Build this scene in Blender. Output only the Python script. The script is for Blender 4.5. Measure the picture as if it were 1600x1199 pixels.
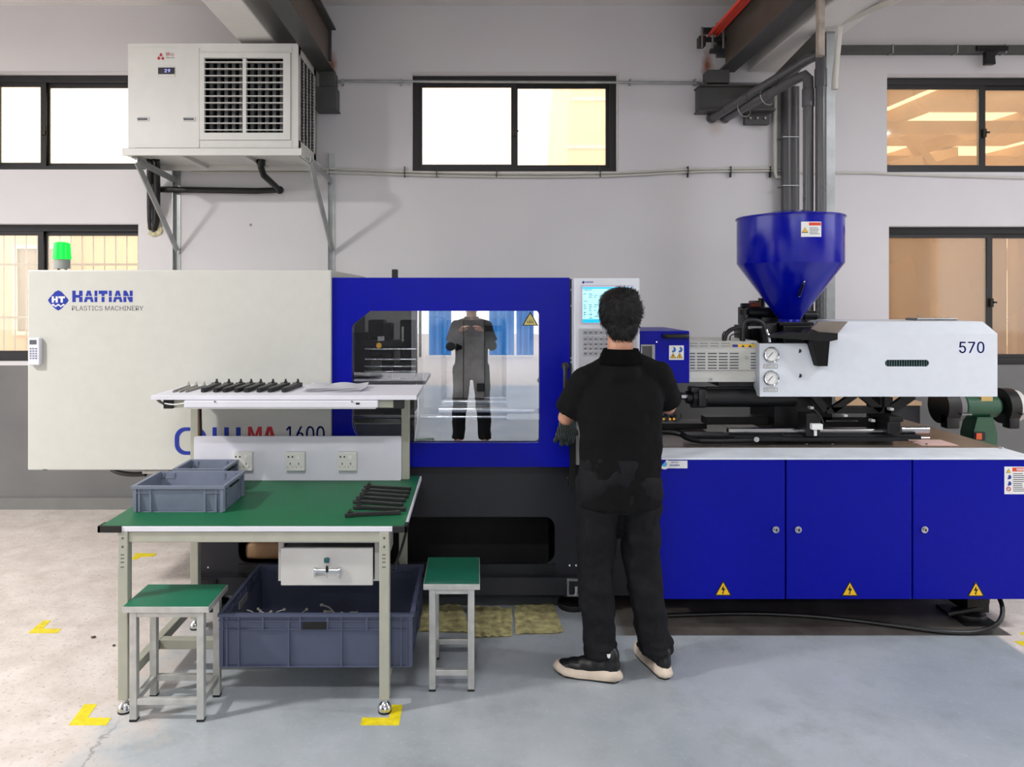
import bpy, bmesh, math, random
from mathutils import Vector, Matrix, noise
random.seed(7)
C = bpy.context.scene
COL = C.collection
for o in list(bpy.data.objects): bpy.data.objects.remove(o)
PI = math.pi
# ---------------------------------------------------------------- camera
F = 1150.0; VX = 745.0; VY = 465.0; HC = 1.68
cam = bpy.data.cameras.new('camera'); camo = bpy.data.objects.new('camera', cam); COL.objects.link(camo)
cam.sensor_fit = 'HORIZONTAL'; cam.sensor_width = 36.0; cam.lens = F/1600*36
cam.shift_x = (800-VX)/1600; cam.shift_y = -(599.5-VY)/1600
cam.clip_start = 0.05; cam.clip_end = 200
camo.location = (0,0,HC); camo.rotation_euler = (PI/2,0,0)
C.camera = camo
# ---------------------------------------------------------------- world, lights, exposure
w = bpy.data.worlds.new('sky'); C.world = w; w.use_nodes = True
wn = w.node_tree.nodes; wl = w.node_tree.links
bg = wn['Background']; bg.inputs[0].default_value = (0.97,0.975,1.0,1); bg.inputs[1].default_value = 3.1
C.view_settings.view_transform = 'Standard'; C.view_settings.look = 'None'
C.view_settings.gamma = 1; C.view_settings.use_curve_mapping = False
C.view_settings.exposure = 0.0
def area(loc, sx, sy, power, col=(1,1,1), rot=(0,0,0)):
    l = bpy.data.lights.new('ceiling_light', 'AREA'); l.shape = 'RECTANGLE'; l.size = sx; l.size_y = sy
    l.energy = power; l.color = col
    o = bpy.data.objects.new('ceiling_light', l); COL.objects.link(o); o.location = loc; o.rotation_euler = rot
LAMPS = [(-4.0,1.7,3.80,0.3,0.3,215,(1,0.985,0.95)),(2.3,0.3,3.80,0.35,0.35,205,(0.92,0.95,1)),
         (-0.6,-0.4,3.80,1.2,0.25,110,(0.97,0.98,1)),(4.6,2.6,3.80,1.2,0.3,110,(0.93,0.96,1)),  # the long lamps from here on are unseen fill, added for overall brightness
         (-1.5,-4.0,3.80,1.2,0.3,130,(1,1,1)),(2.5,-4.0,3.80,1.2,0.3,130,(1,1,1))]
for (x,y,z,sx,sy,p,c) in LAMPS: area((x,y,z-0.05),sx,sy,p,c)

# ---------------------------------------------------------------- helpers
def X(px, D): return (px-VX)/F*D
def Z(py, D): return HC-(py-VY)/F*D
def P(px, py, D): return Vector((X(px,D), D, Z(py,D)))
def G(px, py, z=0.0):                     # point of the horizontal plane z
    D = (HC-z)*F/(py-VY); return Vector((X(px,D), D, z))
def lin(c):
    return tuple(((v/255)/12.92 if v/255 <= 0.04045 else ((v/255+0.055)/1.055)**2.4) for v in c)+(1,)
MATS = {}
def mat(name, col, rough=0.5, metal=0.0, var=0.06, bump=0.0, scale=8.0, coat=0.0, spec=0.5, emit=0.0, rvar=0.1):
    if name in MATS: return MATS[name]
    m = bpy.data.materials.new(name); m.use_nodes = True; n = m.node_tree.nodes; l = m.node_tree.links
    b = n['Principled BSDF']; c = lin(col)
    b.inputs['Metallic'].default_value = metal; b.inputs['Specular IOR Level'].default_value = spec
    if coat: b.inputs['Coat Weight'].default_value = coat; b.inputs['Coat Roughness'].default_value = 0.12
    tc = n.new('ShaderNodeTexCoord'); nz = n.new('ShaderNodeTexNoise')
    nz.inputs['Scale'].default_value = scale; nz.inputs['Detail'].default_value = 5
    l.new(tc.outputs['Object'], nz.inputs['Vector'])
    r = n.new('ShaderNodeValToRGB'); r.color_ramp.elements[0].position = 0.3; r.color_ramp.elements[1].position = 0.7
    r.color_ramp.elements[0].color = tuple(max(0,v*(1-var)) for v in c[:3])+(1,)
    r.color_ramp.elements[1].color = tuple(min(1,v*(1+var)) for v in c[:3])+(1,)
    l.new(nz.outputs['Fac'], r.inputs['Fac']); l.new(r.outputs['Color'], b.inputs['Base Color'])
    mr = n.new('ShaderNodeMapRange'); mr.inputs['To Min'].default_value = max(0.02,rough*(1-rvar)); mr.inputs['To Max'].default_value = min(1,rough*(1+rvar))
    l.new(nz.outputs['Fac'], mr.inputs['Value']); l.new(mr.outputs['Result'], b.inputs['Roughness'])
    if bump:
        n2 = n.new('ShaderNodeTexNoise'); n2.inputs['Scale'].default_value = scale*12; n2.inputs['Detail'].default_value = 4
        l.new(tc.outputs['Object'], n2.inputs['Vector'])
        bp = n.new('ShaderNodeBump'); bp.inputs['Strength'].default_value = bump; bp.inputs['Distance'].default_value = 0.004
        l.new(n2.outputs['Fac'], bp.inputs['Height']); l.new(bp.outputs['Normal'], b.inputs['Normal'])
    if emit:
        b.inputs['Emission Color'].default_value = c; b.inputs['Emission Strength'].default_value = emit
    MATS[name] = m; return m
def glass(name, tint, gloss=0.08, rough=0.02, haze=0.0):
    m = bpy.data.materials.new(name); m.use_nodes = True; n = m.node_tree.nodes; l = m.node_tree.links
    n.remove(n['Principled BSDF']); out = n['Material Output']
    t = n.new('ShaderNodeBsdfTransparent'); t.inputs[0].default_value = tint+(1,)
    g = n.new('ShaderNodeBsdfGlossy'); g.inputs['Roughness'].default_value = rough; g.inputs[0].default_value = (1,1,1,1)
    mx = n.new('ShaderNodeMixShader'); mx.inputs[0].default_value = gloss
    l.new(t.outputs[0], mx.inputs[1]); l.new(g.outputs[0], mx.inputs[2])
    last = mx
    if haze:
        tr = n.new('ShaderNodeBsdfTranslucent'); tr.inputs[0].default_value = (0.95,0.88,0.75,1)
        nz = n.new('ShaderNodeTexNoise'); nz.inputs['Scale'].default_value = 1.2; nz.inputs['Detail'].default_value = 1
        tc = n.new('ShaderNodeTexCoord'); l.new(tc.outputs['Object'], nz.inputs['Vector'])
        mr = n.new('ShaderNodeMapRange'); mr.inputs['To Min'].default_value = haze*0.7; mr.inputs['To Max'].default_value = haze*1.3
        l.new(nz.outputs['Fac'], mr.inputs['Value'])
        m2 = n.new('ShaderNodeMixShader'); l.new(mr.outputs['Result'], m2.inputs[0])
        l.new(mx.outputs[0], m2.inputs[1]); l.new(tr.outputs[0], m2.inputs[2]); last = m2
    l.new(last.outputs[0], out.inputs[0]); MATS[name] = m; return m

WPOS = {}
def tag(o, label=None, cat=None, group=None, kind=None):
    if label: o['label'] = label
    if cat: o['category'] = cat
    if group: o['group'] = group
    if kind: o['kind'] = kind
    return o
def thing(name, label, cat, loc=(0,0,0), rz=0, group=None, kind=None):
    o = bpy.data.objects.new(name, None); COL.objects.link(o); o.empty_display_size = 0.1
    o.location = loc; o.rotation_euler = (0,0,rz); WPOS[o] = Vector(loc)
    return tag(o, label, cat, group, kind)
class MB:
    def __init__(s): s.bm = bmesh.new()
    def _add(s, bm2, M=None):
        if M is not None: bmesh.ops.transform(bm2, matrix=M, verts=bm2.verts)
        me = bpy.data.meshes.new('t'); bm2.to_mesh(me); bm2.free(); s.bm.from_mesh(me); bpy.data.meshes.remove(me); return s
    def box(s, x0,x1,y0,y1,z0,z1, bev=0.0, seg=2, M=None):
        if x0>x1: x0,x1=x1,x0
        if y0>y1: y0,y1=y1,y0
        if z0>z1: z0,z1=z1,z0
        b = bmesh.new(); bmesh.ops.create_cube(b, size=1)
        for v in b.verts: v.co = Vector(((x0+x1)/2+v.co.x*(x1-x0),(y0+y1)/2+v.co.y*(y1-y0),(z0+z1)/2+v.co.z*(z1-z0)))
        if bev: bmesh.ops.bevel(b, geom=b.edges[:], offset=min(bev,(x1-x0)*.45,(y1-y0)*.45,(z1-z0)*.45), segments=seg, affect='EDGES', profile=0.5)
        return s._add(b, M)
    def pbox(s, px0,px1,py0,py1,D0,D1,bev=0.0,seg=2):
        return s.box(X(px0,D0),X(px1,D0),D0,D1,Z(py0,D0),Z(py1,D0),bev,seg)
    def cyl(s, p0,p1,r0,r1=None,n=16,cap=True):
        p0=Vector(p0);p1=Vector(p1); r1=r0 if r1 is None else r1
        d=p1-p0; b=bmesh.new(); bmesh.ops.create_cone(b,cap_ends=cap,segments=n,radius1=r0,radius2=r1,depth=d.length)
        M=Matrix.Translation((p0+p1)/2)@d.to_track_quat('Z','Y').to_matrix().to_4x4()
        return s._add(b,M)
    def bar(s, p0,p1,wd,ht,up=(0,0,1)):
        p0=Vector(p0);p1=Vector(p1);d=(p1-p0);L=d.length;d.normalize();u=Vector(up);sd=d.cross(u).normalized();u=sd.cross(d)
        b=bmesh.new(); bmesh.ops.create_cube(b,size=1)
        for v in b.verts: v.co=(p0+p1)/2+d*(v.co.x*L)+sd*(v.co.y*wd)+u*(v.co.z*ht)
        return s._add(b)
    def ball(s, c, r, n=14, M=None):
        if not hasattr(r,'__len__'): r=(r,r,r)
        b=bmesh.new(); bmesh.ops.create_uvsphere(b,u_segments=n,v_segments=max(6,n*2//3),radius=1)
        T=Matrix.Translation(c)@(M if M is not None else Matrix())@Matrix.Diagonal((r[0],r[1],r[2],1))
        return s._add(b,T)
    def cap(s,p0,r0,p1,r1,n=14):
        s.cyl(p0,p1,r0,r1,n); s.ball(p0,r0*.995,n); s.ball(p1,r1*.995,n); return s
    def lathe(s, prof, c, n=32, axis=(0,0,1), closed=False):
        b=bmesh.new(); rings=[]
        for r,z in prof: rings.append([b.verts.new((r*math.cos(2*PI*i/n),r*math.sin(2*PI*i/n),z)) for i in range(n)])
        for a,c2 in zip(rings,rings[1:]):
            for i in range(n): b.faces.new((a[i],a[(i+1)%n],c2[(i+1)%n],c2[i]))
        if closed: b.faces.new(rings[0][::-1]); b.faces.new(rings[-1])
        M=Matrix.Translation(c)@Vector(axis).to_track_quat('Z','Y').to_matrix().to_4x4()
        return s._add(b,M)
    def prism(s, pts, D0, D1):            # polygon in (x,z), extruded along y
        b=bmesh.new(); a=[b.verts.new((x,D0,z)) for x,z in pts]; c=[b.verts.new((x,D1,z)) for x,z in pts]; n=len(pts)
        b.faces.new(a); b.faces.new(c[::-1])
        for i in range(n): b.faces.new((a[i],c[i],c[(i+1)%n],a[(i+1)%n]))
        bmesh.ops.recalc_face_normals(b,faces=b.faces); return s._add(b)
    def pprism(s, pts, D0, D1): return s.prism([(X(a,D0),Z(b,D0)) for a,b in pts],D0,D1)
    def slab(s, pts, z0, z1):             # polygon in (x,y), extruded along z
        b=bmesh.new(); a=[b.verts.new((p[0],p[1],z0)) for p in pts]; c=[b.verts.new((p[0],p[1],z1)) for p in pts]; n=len(pts)
        b.faces.new(a[::-1]); b.faces.new(c)
        for i in range(n): b.faces.new((a[i],a[(i+1)%n],c[(i+1)%n],c[i]))
        bmesh.ops.recalc_face_normals(b,faces=b.faces); return s._add(b)
    def tube(s, pts, r, n=8, smooth=0):
        pts=[Vector(p) for p in pts]
        for _ in range(smooth):
            q=[pts[0]]
            for a,c in zip(pts,pts[1:]): q+= [a*.75+c*.25, a*.25+c*.75]
            pts=q+[pts[-1]]
        b=bmesh.new(); rings=[]; up=None
        for i,p in enumerate(pts):
            d=(pts[min(i+1,len(pts)-1)]-pts[max(i-1,0)]).normalized()
            if up is None:
                up=Vector((0,0,1)) if abs(d.z)<.9 else Vector((1,0,0))
            sd=d.cross(up).normalized(); up=sd.cross(d).normalized()
            rings.append([b.verts.new(p+sd*(r*math.cos(2*PI*k/n))+up*(r*math.sin(2*PI*k/n))) for k in range(n)])
        for a,c in zip(rings,rings[1:]):
            for k in range(n): b.faces.new((a[k],a[(k+1)%n],c[(k+1)%n],c[k]))
        b.faces.new(rings[0][::-1]); b.faces.new(rings[-1]); bmesh.ops.recalc_face_normals(b,faces=b.faces)
        return s._add(b)
    def loft(s, rings, n=20):             # rings: (x,y,z,rx,ry)
        b=bmesh.new(); R=[]
        for x,y,z,rx,ry in rings: R.append([b.verts.new((x+rx*math.cos(2*PI*k/n),y+ry*math.sin(2*PI*k/n),z)) for k in range(n)])
        for a,c in zip(R,R[1:]):
            for k in range(n): b.faces.new((a[k],a[(k+1)%n],c[(k+1)%n],c[k]))
        b.faces.new(R[0][::-1]); b.faces.new(R[-1]); bmesh.ops.recalc_face_normals(b,faces=b.faces)
        return s._add(b)
    def plate(s, outer, holes, D0, D1):   # polygon with holes in (x,z), extruded along y
        cu=bpy.data.curves.new('c','CURVE'); cu.dimensions='2D'; cu.fill_mode='BOTH'; cu.extrude=abs(D1-D0)/2
        for poly in [outer]+holes:
            sp=cu.splines.new('POLY'); sp.points.add(len(poly)-1); sp.use_cyclic_u=True
            for i,(x,z) in enumerate(poly): sp.points[i].co=(x,z,0,1)
        o=bpy.data.objects.new('c',cu); me=bpy.data.meshes.new_from_object(o)
        b=bmesh.new(); b.from_mesh(me); bmesh.ops.remove_doubles(b,verts=b.verts,dist=1e-5)
        bmesh.ops.transform(b,matrix=Matrix.Translation((0,(D0+D1)/2,0))@Matrix.Rotation(PI/2,4,'X'),verts=b.verts)
        bmesh.ops.recalc_face_normals(b,faces=b.faces)
        bpy.data.objects.remove(o); bpy.data.curves.remove(cu); bpy.data.meshes.remove(me)
        return s._add(b)
    def text(s, txt, x0,x1,z0,z1, y, bold=0.0, th=0.0006):
        cu=bpy.data.curves.new('t','FONT'); cu.body=txt; cu.extrude=0.01; cu.offset=bold; cu.resolution_u=4
        if FONT and bold==0 and txt.isascii(): cu.font=FONT
        o=bpy.data.objects.new('t',cu); me=bpy.data.meshes.new_from_object(o)
        bpy.data.objects.remove(o); bpy.data.curves.remove(cu)
        if len(me.vertices)==0: bpy.data.meshes.remove(me); return s
        xs=[v.co.x for v in me.vertices]; ys=[v.co.y for v in me.vertices]
        a,b_,c,d=min(xs),max(xs),min(ys),max(ys)
        for v in me.vertices:
            v.co=Vector((x0+(v.co.x-a)/(b_-a)*(x1-x0), y-(th if v.co.z>0 else 0), z0+(v.co.y-c)/(d-c)*(z1-z0)))
        s.bm.from_mesh(me); bpy.data.meshes.remove(me); return s
    def ptext(s, txt, px0,px1,py0,py1,D,bold=0.0,th=0.0006):
        return s.text(txt, X(px0,D),X(px1,D),Z(py1,D),Z(py0,D),D,bold,th)
    def glyph(s, ch, px0,px1,py0,py1,D,th=.0006):
        L={'H':([(0,0),(0,1),(.34,1),(.34,.62),(.66,.62),(.66,1),(1,1),(1,0),(.66,0),(.66,.38),(.34,.38),(.34,0)],[]),
           'A':([(0,0),(.34,1),(.66,1),(1,0),(.70,0),(.63,.24),(.37,.24),(.30,0)],[[(.43,.45),(.57,.45),(.5,.74)]]),
           'I':([(0,0),(0,1),(1,1),(1,0)],[]),'T':([(0,.70),(0,1),(1,1),(1,.70),(.67,.70),(.67,0),(.33,0),(.33,.70)],[]),
           'N':([(0,0),(0,1),(.34,1),(.68,.45),(.68,1),(1,1),(1,0),(.66,0),(.32,.55),(.32,0)],[]),
           'M':([(0,0),(0,1),(.27,1),(.5,.42),(.73,1),(1,1),(1,0),(.79,0),(.79,.66),(.59,.12),(.41,.12),(.21,.66),(.21,0)],[])}[ch]
        f=lambda P_: [(X(px0+(px1-px0)*a,D),Z(py1+(py0-py1)*b,D)) for a,b in P_]
        return s.plate(f(L[0]),[f(h) for h in L[1]],D-th,D)
    def build(s, name, m, parent=None, smooth=False, remesh=0, sm=0, disp=None, angle=35):
        bmesh.ops.recalc_face_normals(s.bm,faces=s.bm.faces) if remesh else None
        me=bpy.data.meshes.new(name); s.bm.to_mesh(me); s.bm.free()
        o=bpy.data.objects.new(name,me); me.materials.append(m if not isinstance(m,str) else MATS[m])
        if remesh:
            COL.objects.link(o)
            r=o.modifiers.new('r','REMESH'); r.mode='VOXEL'; r.voxel_size=remesh; r.use_smooth_shade=True
            if sm: k=o.modifiers.new('s','SMOOTH'); k.iterations=sm; k.factor=0.5
            if disp:
                tx=bpy.data.textures.new('cl','CLOUDS'); tx.noise_scale=disp[1]; tx.noise_depth=3
                d=o.modifiers.new('d','DISPLACE'); d.texture=tx; d.strength=disp[0]; d.texture_coords='LOCAL'; d.mid_level=.5
                k=o.modifiers.new('s2','SMOOTH'); k.iterations=2
            dg=bpy.context.evaluated_depsgraph_get(); me2=bpy.data.meshes.new_from_object(o.evaluated_get(dg))
            me2.name=name
            o.modifiers.clear(); o.data=me2; me=me2
            COL.objects.unlink(o)
            for p in me.polygons: p.use_smooth=True
        elif smooth:
            try: me.shade_smooth()
            except Exception:
                for p in me.polygons: p.use_smooth=True
            if angle and angle<180:
                bm=bmesh.new(); bm.from_mesh(me); th=math.radians(angle)
                for e in bm.edges:
                    if len(e.link_faces)==2 and e.calc_face_angle(0)>th: e.smooth=False
                bm.to_mesh(me); bm.free()
        COL.objects.link(o)
        if parent is not None:
            off=WPOS[parent]; me.transform(Matrix.Translation(-off)); o.parent=parent; WPOS[o]=off
        else: WPOS[o]=Vector((0,0,0))
        return o
FONT=None
try:
    import os
    FONT=bpy.data.fonts.load(os.path.join(bpy.utils.system_resource('DATAFILES'),'fonts','Inter.woff2'))
except Exception: FONT=None
def rrect(x0,x1,z0,z1,r,n=5):
    pts=[]
    for cx,cz,a0 in ((x1-r,z1-r,0),(x0+r,z1-r,90),(x0+r,z0+r,180),(x1-r,z0+r,270)):
        for i in range(n+1):
            a=math.radians(a0+90*i/n); pts.append((cx+r*math.cos(a),cz+r*math.sin(a)))
    return pts
def struct(o,label): o['kind']='structure'; o['label']=label; return o
def copy_tree(o, loc=None, rz=None, parent=None):
    c=o.copy(); COL.objects.link(c)
    if parent is not None: c.parent=parent
    if loc is not None: c.location=loc
    if rz is not None: c.rotation_euler=(0,0,rz)
    for ch in list(o.children): copy_tree(ch,parent=c)
    return c

# ---------------------------------------------------------------- materials
M_blue=mat('blue_enamel',(0,9,146),0.36,0,0.05,0.10,30,spec=0.16,rvar=0.2)
M_blueg=mat('glossy_blue_enamel',(0,10,150),0.16,0,0.05,0.05,30,spec=0.5,rvar=0.2)
M_white=mat('white_enamel',(192,192,186),0.42,0,0.02,0.06,20)
M_whiteb=mat('cool_white_enamel',(211,216,223),0.35,0,0.02,0.06,20)
M_navy=mat('dark_navy_metal',(18,19,27),0.5,0,0.1,0.1,10)
M_black=mat('black_plastic',(9,9,10),0.45,0,0.1,0.1,20)
M_blackm=mat('black_steel',(17,18,20),0.38,0.3,0.2,0.1,15)
M_dark=mat('void_black',(7,7,9),0.8,0,0.1)
M_chrome=mat('chrome',(205,207,210),0.14,1,0.04)
M_steel=mat('brushed_steel',(140,140,140),0.38,0.9,0.15,0.3,12)
M_galv=mat('galvanized_steel',(165,168,168),0.42,0.7,0.12,0.2,14)
M_alu=mat('worn_aluminium',(188,188,184),0.4,0.45,0.14,0.2,18)
M_cream=mat('cream_powder_coat',(163,163,149),0.5,0,0.05,0.1,16)
M_benchw=mat('bench_white',(214,213,222),0.45,0,0.03)
M_green=mat('green_rubber_mat',(12,96,60),0.5,0,0.08,0.15,10)
M_stoolg=mat('teal_stool_laminate',(12,104,76),0.35,0,0.06,0.05,12)
M_bin=mat('grey_blue_plastic',(110,118,136),0.42,0,0.05,0.08,14)
M_bind=mat('dark_blue_grey_plastic',(70,76,98),0.42,0,0.06,0.08,14)
M_beam=mat('grey_painted_steel',(72,72,71),0.5,0,0.12,0.2,9)
M_conc=mat('white_plaster',(222,221,218),0.85,0,0.05,0.3,3)
M_frame=mat('window_frame_dark',(22,20,22),0.45,0,0.15,0.1,10)
M_pvc=mat('white_pvc',(200,198,190),0.4,0,0.04)
M_pipe=mat('grey_pvc_pipe',(88,88,90),0.28,0,0.06)
M_yellow=mat('yellow_tape',(224,204,28),0.5,0,0.16,0.2,26)
M_acw=mat('cooler_white',(210,210,207),0.42,0,0.03)
M_skin=mat('skin',(190,138,112),0.5,0,0.08,0.1,12)
M_shirt=mat('black_shirt_fabric',(8,8,9),0.9,0,0.25,0.5,14,spec=0.2)
M_trouser=mat('black_trouser_fabric',(13,13,17),0.8,0,0.25,0.5,10,spec=0.25)
M_hair=mat('black_hair',(7,6,6),0.5,0,0.5,0.5,40,spec=.3)
M_sole=mat('dirty_white_sole',(206,190,172),0.6,0,0.14,0.2,20)
M_red=mat('red_print',(176,28,44),0.5,0,0.05)
M_bprint=mat('blue_print',(16,44,150),0.45,0,0.08)
M_gprint=mat('grey_print',(84,86,92),0.5)
M_bkprint=mat('black_print',(16,16,18),0.5)
M_yprint=mat('yellow_print',(232,182,20),0.45,0,0.04)
M_sticker=mat('white_sticker',(226,226,224),0.4,0,0.02)
M_orange=mat('red_orange_rail',(226,58,32),0.4,0,0.06)
M_ggreen=mat('grinder_green',(40,84,60),0.35,0,0.1,0.1,12,coat=0.2)
M_paper=mat('paper',(246,246,250),0.7,0,0.03)
M_mould=mat('mould_steel',(176,170,166),0.42,0.15,0.35,0.4,9)

# floor: painted lane, bare concrete beyond it, an unpainted patch under the press
def floor_mat():
    m=bpy.data.materials.new('workshop_floor'); m.use_nodes=True; n=m.node_tree.nodes; l=m.node_tree.links; b=n['Principled BSDF']
    tc=n.new('ShaderNodeTexCoord'); sp=n.new('ShaderNodeSeparateXYZ'); l.new(tc.outputs['Object'],sp.inputs[0])
    def noi(s,d=6,r=0.6):
        k=n.new('ShaderNodeTexNoise'); k.inputs['Scale'].default_value=s; k.inputs['Detail'].default_value=d; k.inputs['Roughness'].default_value=r
        l.new(tc.outputs['Object'],k.inputs['Vector']); return k.outputs['Fac']
    def math_(op,a,b_=None,c=None):
        k=n.new('ShaderNodeMath'); k.operation=op
        for i,v in enumerate((a,b_,c)):
            if v is None: continue
            if isinstance(v,(int,float)): k.inputs[i].default_value=v
            else: l.new(v,k.inputs[i])
        return k.outputs[0]
    def mixc(f,a,b_):
        k=n.new('ShaderNodeMix'); k.data_type='RGBA'
        if isinstance(f,(int,float)): k.inputs[0].default_value=f
        else: l.new(f,k.inputs[0])
        for i,v in ((6,a),(7,b_)):
            if isinstance(v,tuple): k.inputs[i].default_value=v
            else: l.new(v,k.inputs[i])
        return k.outputs[2]
    def step(v,e,wd):
        k=n.new('ShaderNodeMapRange'); k.inputs['From Min'].default_value=e-wd; k.inputs['From Max'].default_value=e+wd; l.new(v,k.inputs['Value']); return k.outputs[0]
    big=noi(1.1,5); mid=noi(6,7); fine=noi(55,4); xs=sp.outputs['X']; ys=sp.outputs['Y']
    wob=math_('MULTIPLY',math_('SUBTRACT',mid,0.5),0.9); wob2=math_('MULTIPLY',math_('SUBTRACT',mid,0.5),0.05)
    paint=mixc(step(big,0.5,0.13),lin((150,157,163)),lin((170,175,180)))
    paint=mixc(math_('MULTIPLY',step(fine,0.63,0.05),0.28),paint,lin((196,198,200)))
    paint=mixc(math_('MULTIPLY',step(mid,0.63,0.04),0.22),paint,lin((132,137,142)))
    smu=noi(2.6,9,0.72)
    paint=mixc(math_('MULTIPLY',step(smu,0.57,0.06),0.40),paint,lin((132,136,134)))
    paint=mixc(math_('MULTIPLY',step(smu,0.40,-0.05),0.35),paint,lin((176,180,190)))
    paint=mixc(math_('MULTIPLY',step(noi(9,8,0.8),0.66,0.03),0.5),paint,lin((112,112,110)))
    bare=mixc(step(mid,0.5,0.16),lin((196,185,178)),lin((217,208,202)))
    bare=mixc(math_('MULTIPLY',step(fine,0.62,0.04),0.55),bare,lin((146,130,120)))
    bare=mixc(math_('MULTIPLY',step(noi(14,6,0.7),0.66,0.03),0.5),bare,lin((150,140,132)))
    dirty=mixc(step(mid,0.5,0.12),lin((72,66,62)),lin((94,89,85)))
    left=step(math_('ADD',xs,wob),-1.38,0.18); right=step(math_('ADD',xs,wob2),2.58,0.012)
    back=step(math_('ADD',ys,math_('MULTIPLY',wob,-1.0)),-6.3,0.15)
    inpaint=math_('MULTIPLY',math_('MULTIPLY',left,math_('SUBTRACT',1.0,right)),back)
    col=mixc(inpaint,bare,paint)
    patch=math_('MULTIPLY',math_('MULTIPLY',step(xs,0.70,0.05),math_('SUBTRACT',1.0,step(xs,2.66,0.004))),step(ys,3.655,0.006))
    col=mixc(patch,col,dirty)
    # hairline crack along the paint joint
    cr=math_('ABSOLUTE',math_('ADD',math_('ADD',xs,1.42),math_('MULTIPLY',math_('SUBTRACT',noi(2.2,8,0.75),0.5),0.28)))
    col=mixc(math_('MULTIPLY',math_('SUBTRACT',1.0,step(cr,0.004,0.004)),math_('MULTIPLY',math_('SUBTRACT',1.0,step(ys,2.9,0.1)),0.6)),col,lin((84,82,82)))
    l.new(col,b.inputs['Base Color'])
    ro=n.new('ShaderNodeMapRange'); ro.inputs['To Min'].default_value=0.62; ro.inputs['To Max'].default_value=0.36; l.new(inpaint,ro.inputs['Value']); l.new(ro.outputs[0],b.inputs['Roughness'])
    bp=n.new('ShaderNodeBump'); bp.inputs['Strength'].default_value=0.25; bp.inputs['Distance'].default_value=0.006; l.new(math_('ADD',mid,math_('MULTIPLY',fine,0.3)),bp.inputs['Height']); l.new(bp.outputs[0],b.inputs['Normal'])
    return m
def wall_mat():
    m=bpy.data.materials.new('painted_wall'); m.use_nodes=True; n=m.node_tree.nodes; l=m.node_tree.links; b=n['Principled BSDF']
    tc=n.new('ShaderNodeTexCoord'); sp=n.new('ShaderNodeSeparateXYZ'); l.new(tc.outputs['Object'],sp.inputs[0])
    nz=n.new('ShaderNodeTexNoise'); nz.inputs['Scale'].default_value=1.6; nz.inputs['Detail'].default_value=6; l.new(tc.outputs['Object'],nz.inputs['Vector'])
    r=n.new('ShaderNodeValToRGB'); r.color_ramp.elements[0].position=.3; r.color_ramp.elements[1].position=.7
    r.color_ramp.elements[0].color=lin((208,206,210)); r.color_ramp.elements[1].color=lin((214,212,214)); l.new(nz.outputs['Fac'],r.inputs['Fac'])
    r2=n.new('ShaderNodeValToRGB'); r2.color_ramp.elements[0].position=.3; r2.color_ramp.elements[1].position=.7
    r2.color_ramp.elements[0].color=lin((102,102,104)); r2.color_ramp.elements[1].color=lin((118,118,116)); l.new(nz.outputs['Fac'],r2.inputs['Fac'])
    st=n.new('ShaderNodeMath'); st.operation='GREATER_THAN'; st.inputs[1].default_value=1.14; l.new(sp.outputs['Z'],st.inputs[0])
    mx=n.new('ShaderNodeMix'); mx.data_type='RGBA'; l.new(st.outputs[0],mx.inputs[0]); l.new(r2.outputs[0],mx.inputs[6]); l.new(r.outputs[0],mx.inputs[7])
    last=mx.outputs[2]
    n2=n.new('ShaderNodeTexNoise'); n2.inputs['Scale'].default_value=14; n2.inputs['Detail'].default_value=6; l.new(tc.outputs['Object'],n2.inputs['Vector'])
    for (sx,sz,rx,rz,c,k) in ((X(519,5.85),Z(102,5.85),.05,.14,(150,84,38),.9),(X(1105,5.85),Z(103,5.85),.06,.15,(146,80,36),.95),(X(1118,5.85),Z(200,5.85),.10,.08,(176,150,128),.4),(X(392,5.85),Z(352,5.85),.018,.018,(110,104,90),1.0),(X(1180,5.85),Z(196,5.85),.12,.05,(96,94,92),.35)):
        sb=n.new('ShaderNodeVectorMath'); sb.operation='SUBTRACT'; l.new(tc.outputs['Object'],sb.inputs[0]); sb.inputs[1].default_value=(sx,5.85,sz)
        ml=n.new('ShaderNodeVectorMath'); ml.operation='MULTIPLY'; l.new(sb.outputs[0],ml.inputs[0]); ml.inputs[1].default_value=(1/rx,0,1/rz)
        ln=n.new('ShaderNodeVectorMath'); ln.operation='LENGTH'; l.new(ml.outputs[0],ln.inputs[0])
        ad=n.new('ShaderNodeMath'); ad.operation='MULTIPLY_ADD'; l.new(n2.outputs['Fac'],ad.inputs[0]); ad.inputs[1].default_value=1.0; l.new(ln.outputs['Value'],ad.inputs[2])
        mr=n.new('ShaderNodeMapRange'); mr.inputs['From Min'].default_value=1.45; mr.inputs['From Max'].default_value=.6; mr.inputs['To Max'].default_value=k; l.new(ad.outputs[0],mr.inputs['Value'])
        q=n.new('ShaderNodeMix'); q.data_type='RGBA'; l.new(mr.outputs[0],q.inputs[0]); l.new(last,q.inputs[6]); q.inputs[7].default_value=lin(c); last=q.outputs[2]
    l.new(last,b.inputs['Base Color']); b.inputs['Roughness'].default_value=.7
    bp=n.new('ShaderNodeBump'); bp.inputs['Strength'].default_value=.2; bp.inputs['Distance'].default_value=.004; l.new(n2.outputs['Fac'],bp.inputs['Height']); l.new(bp.outputs[0],b.inputs['Normal'])
    return m
M_floor=floor_mat(); M_wall=wall_mat()
DW=5.85; CEIL=4.0

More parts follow.
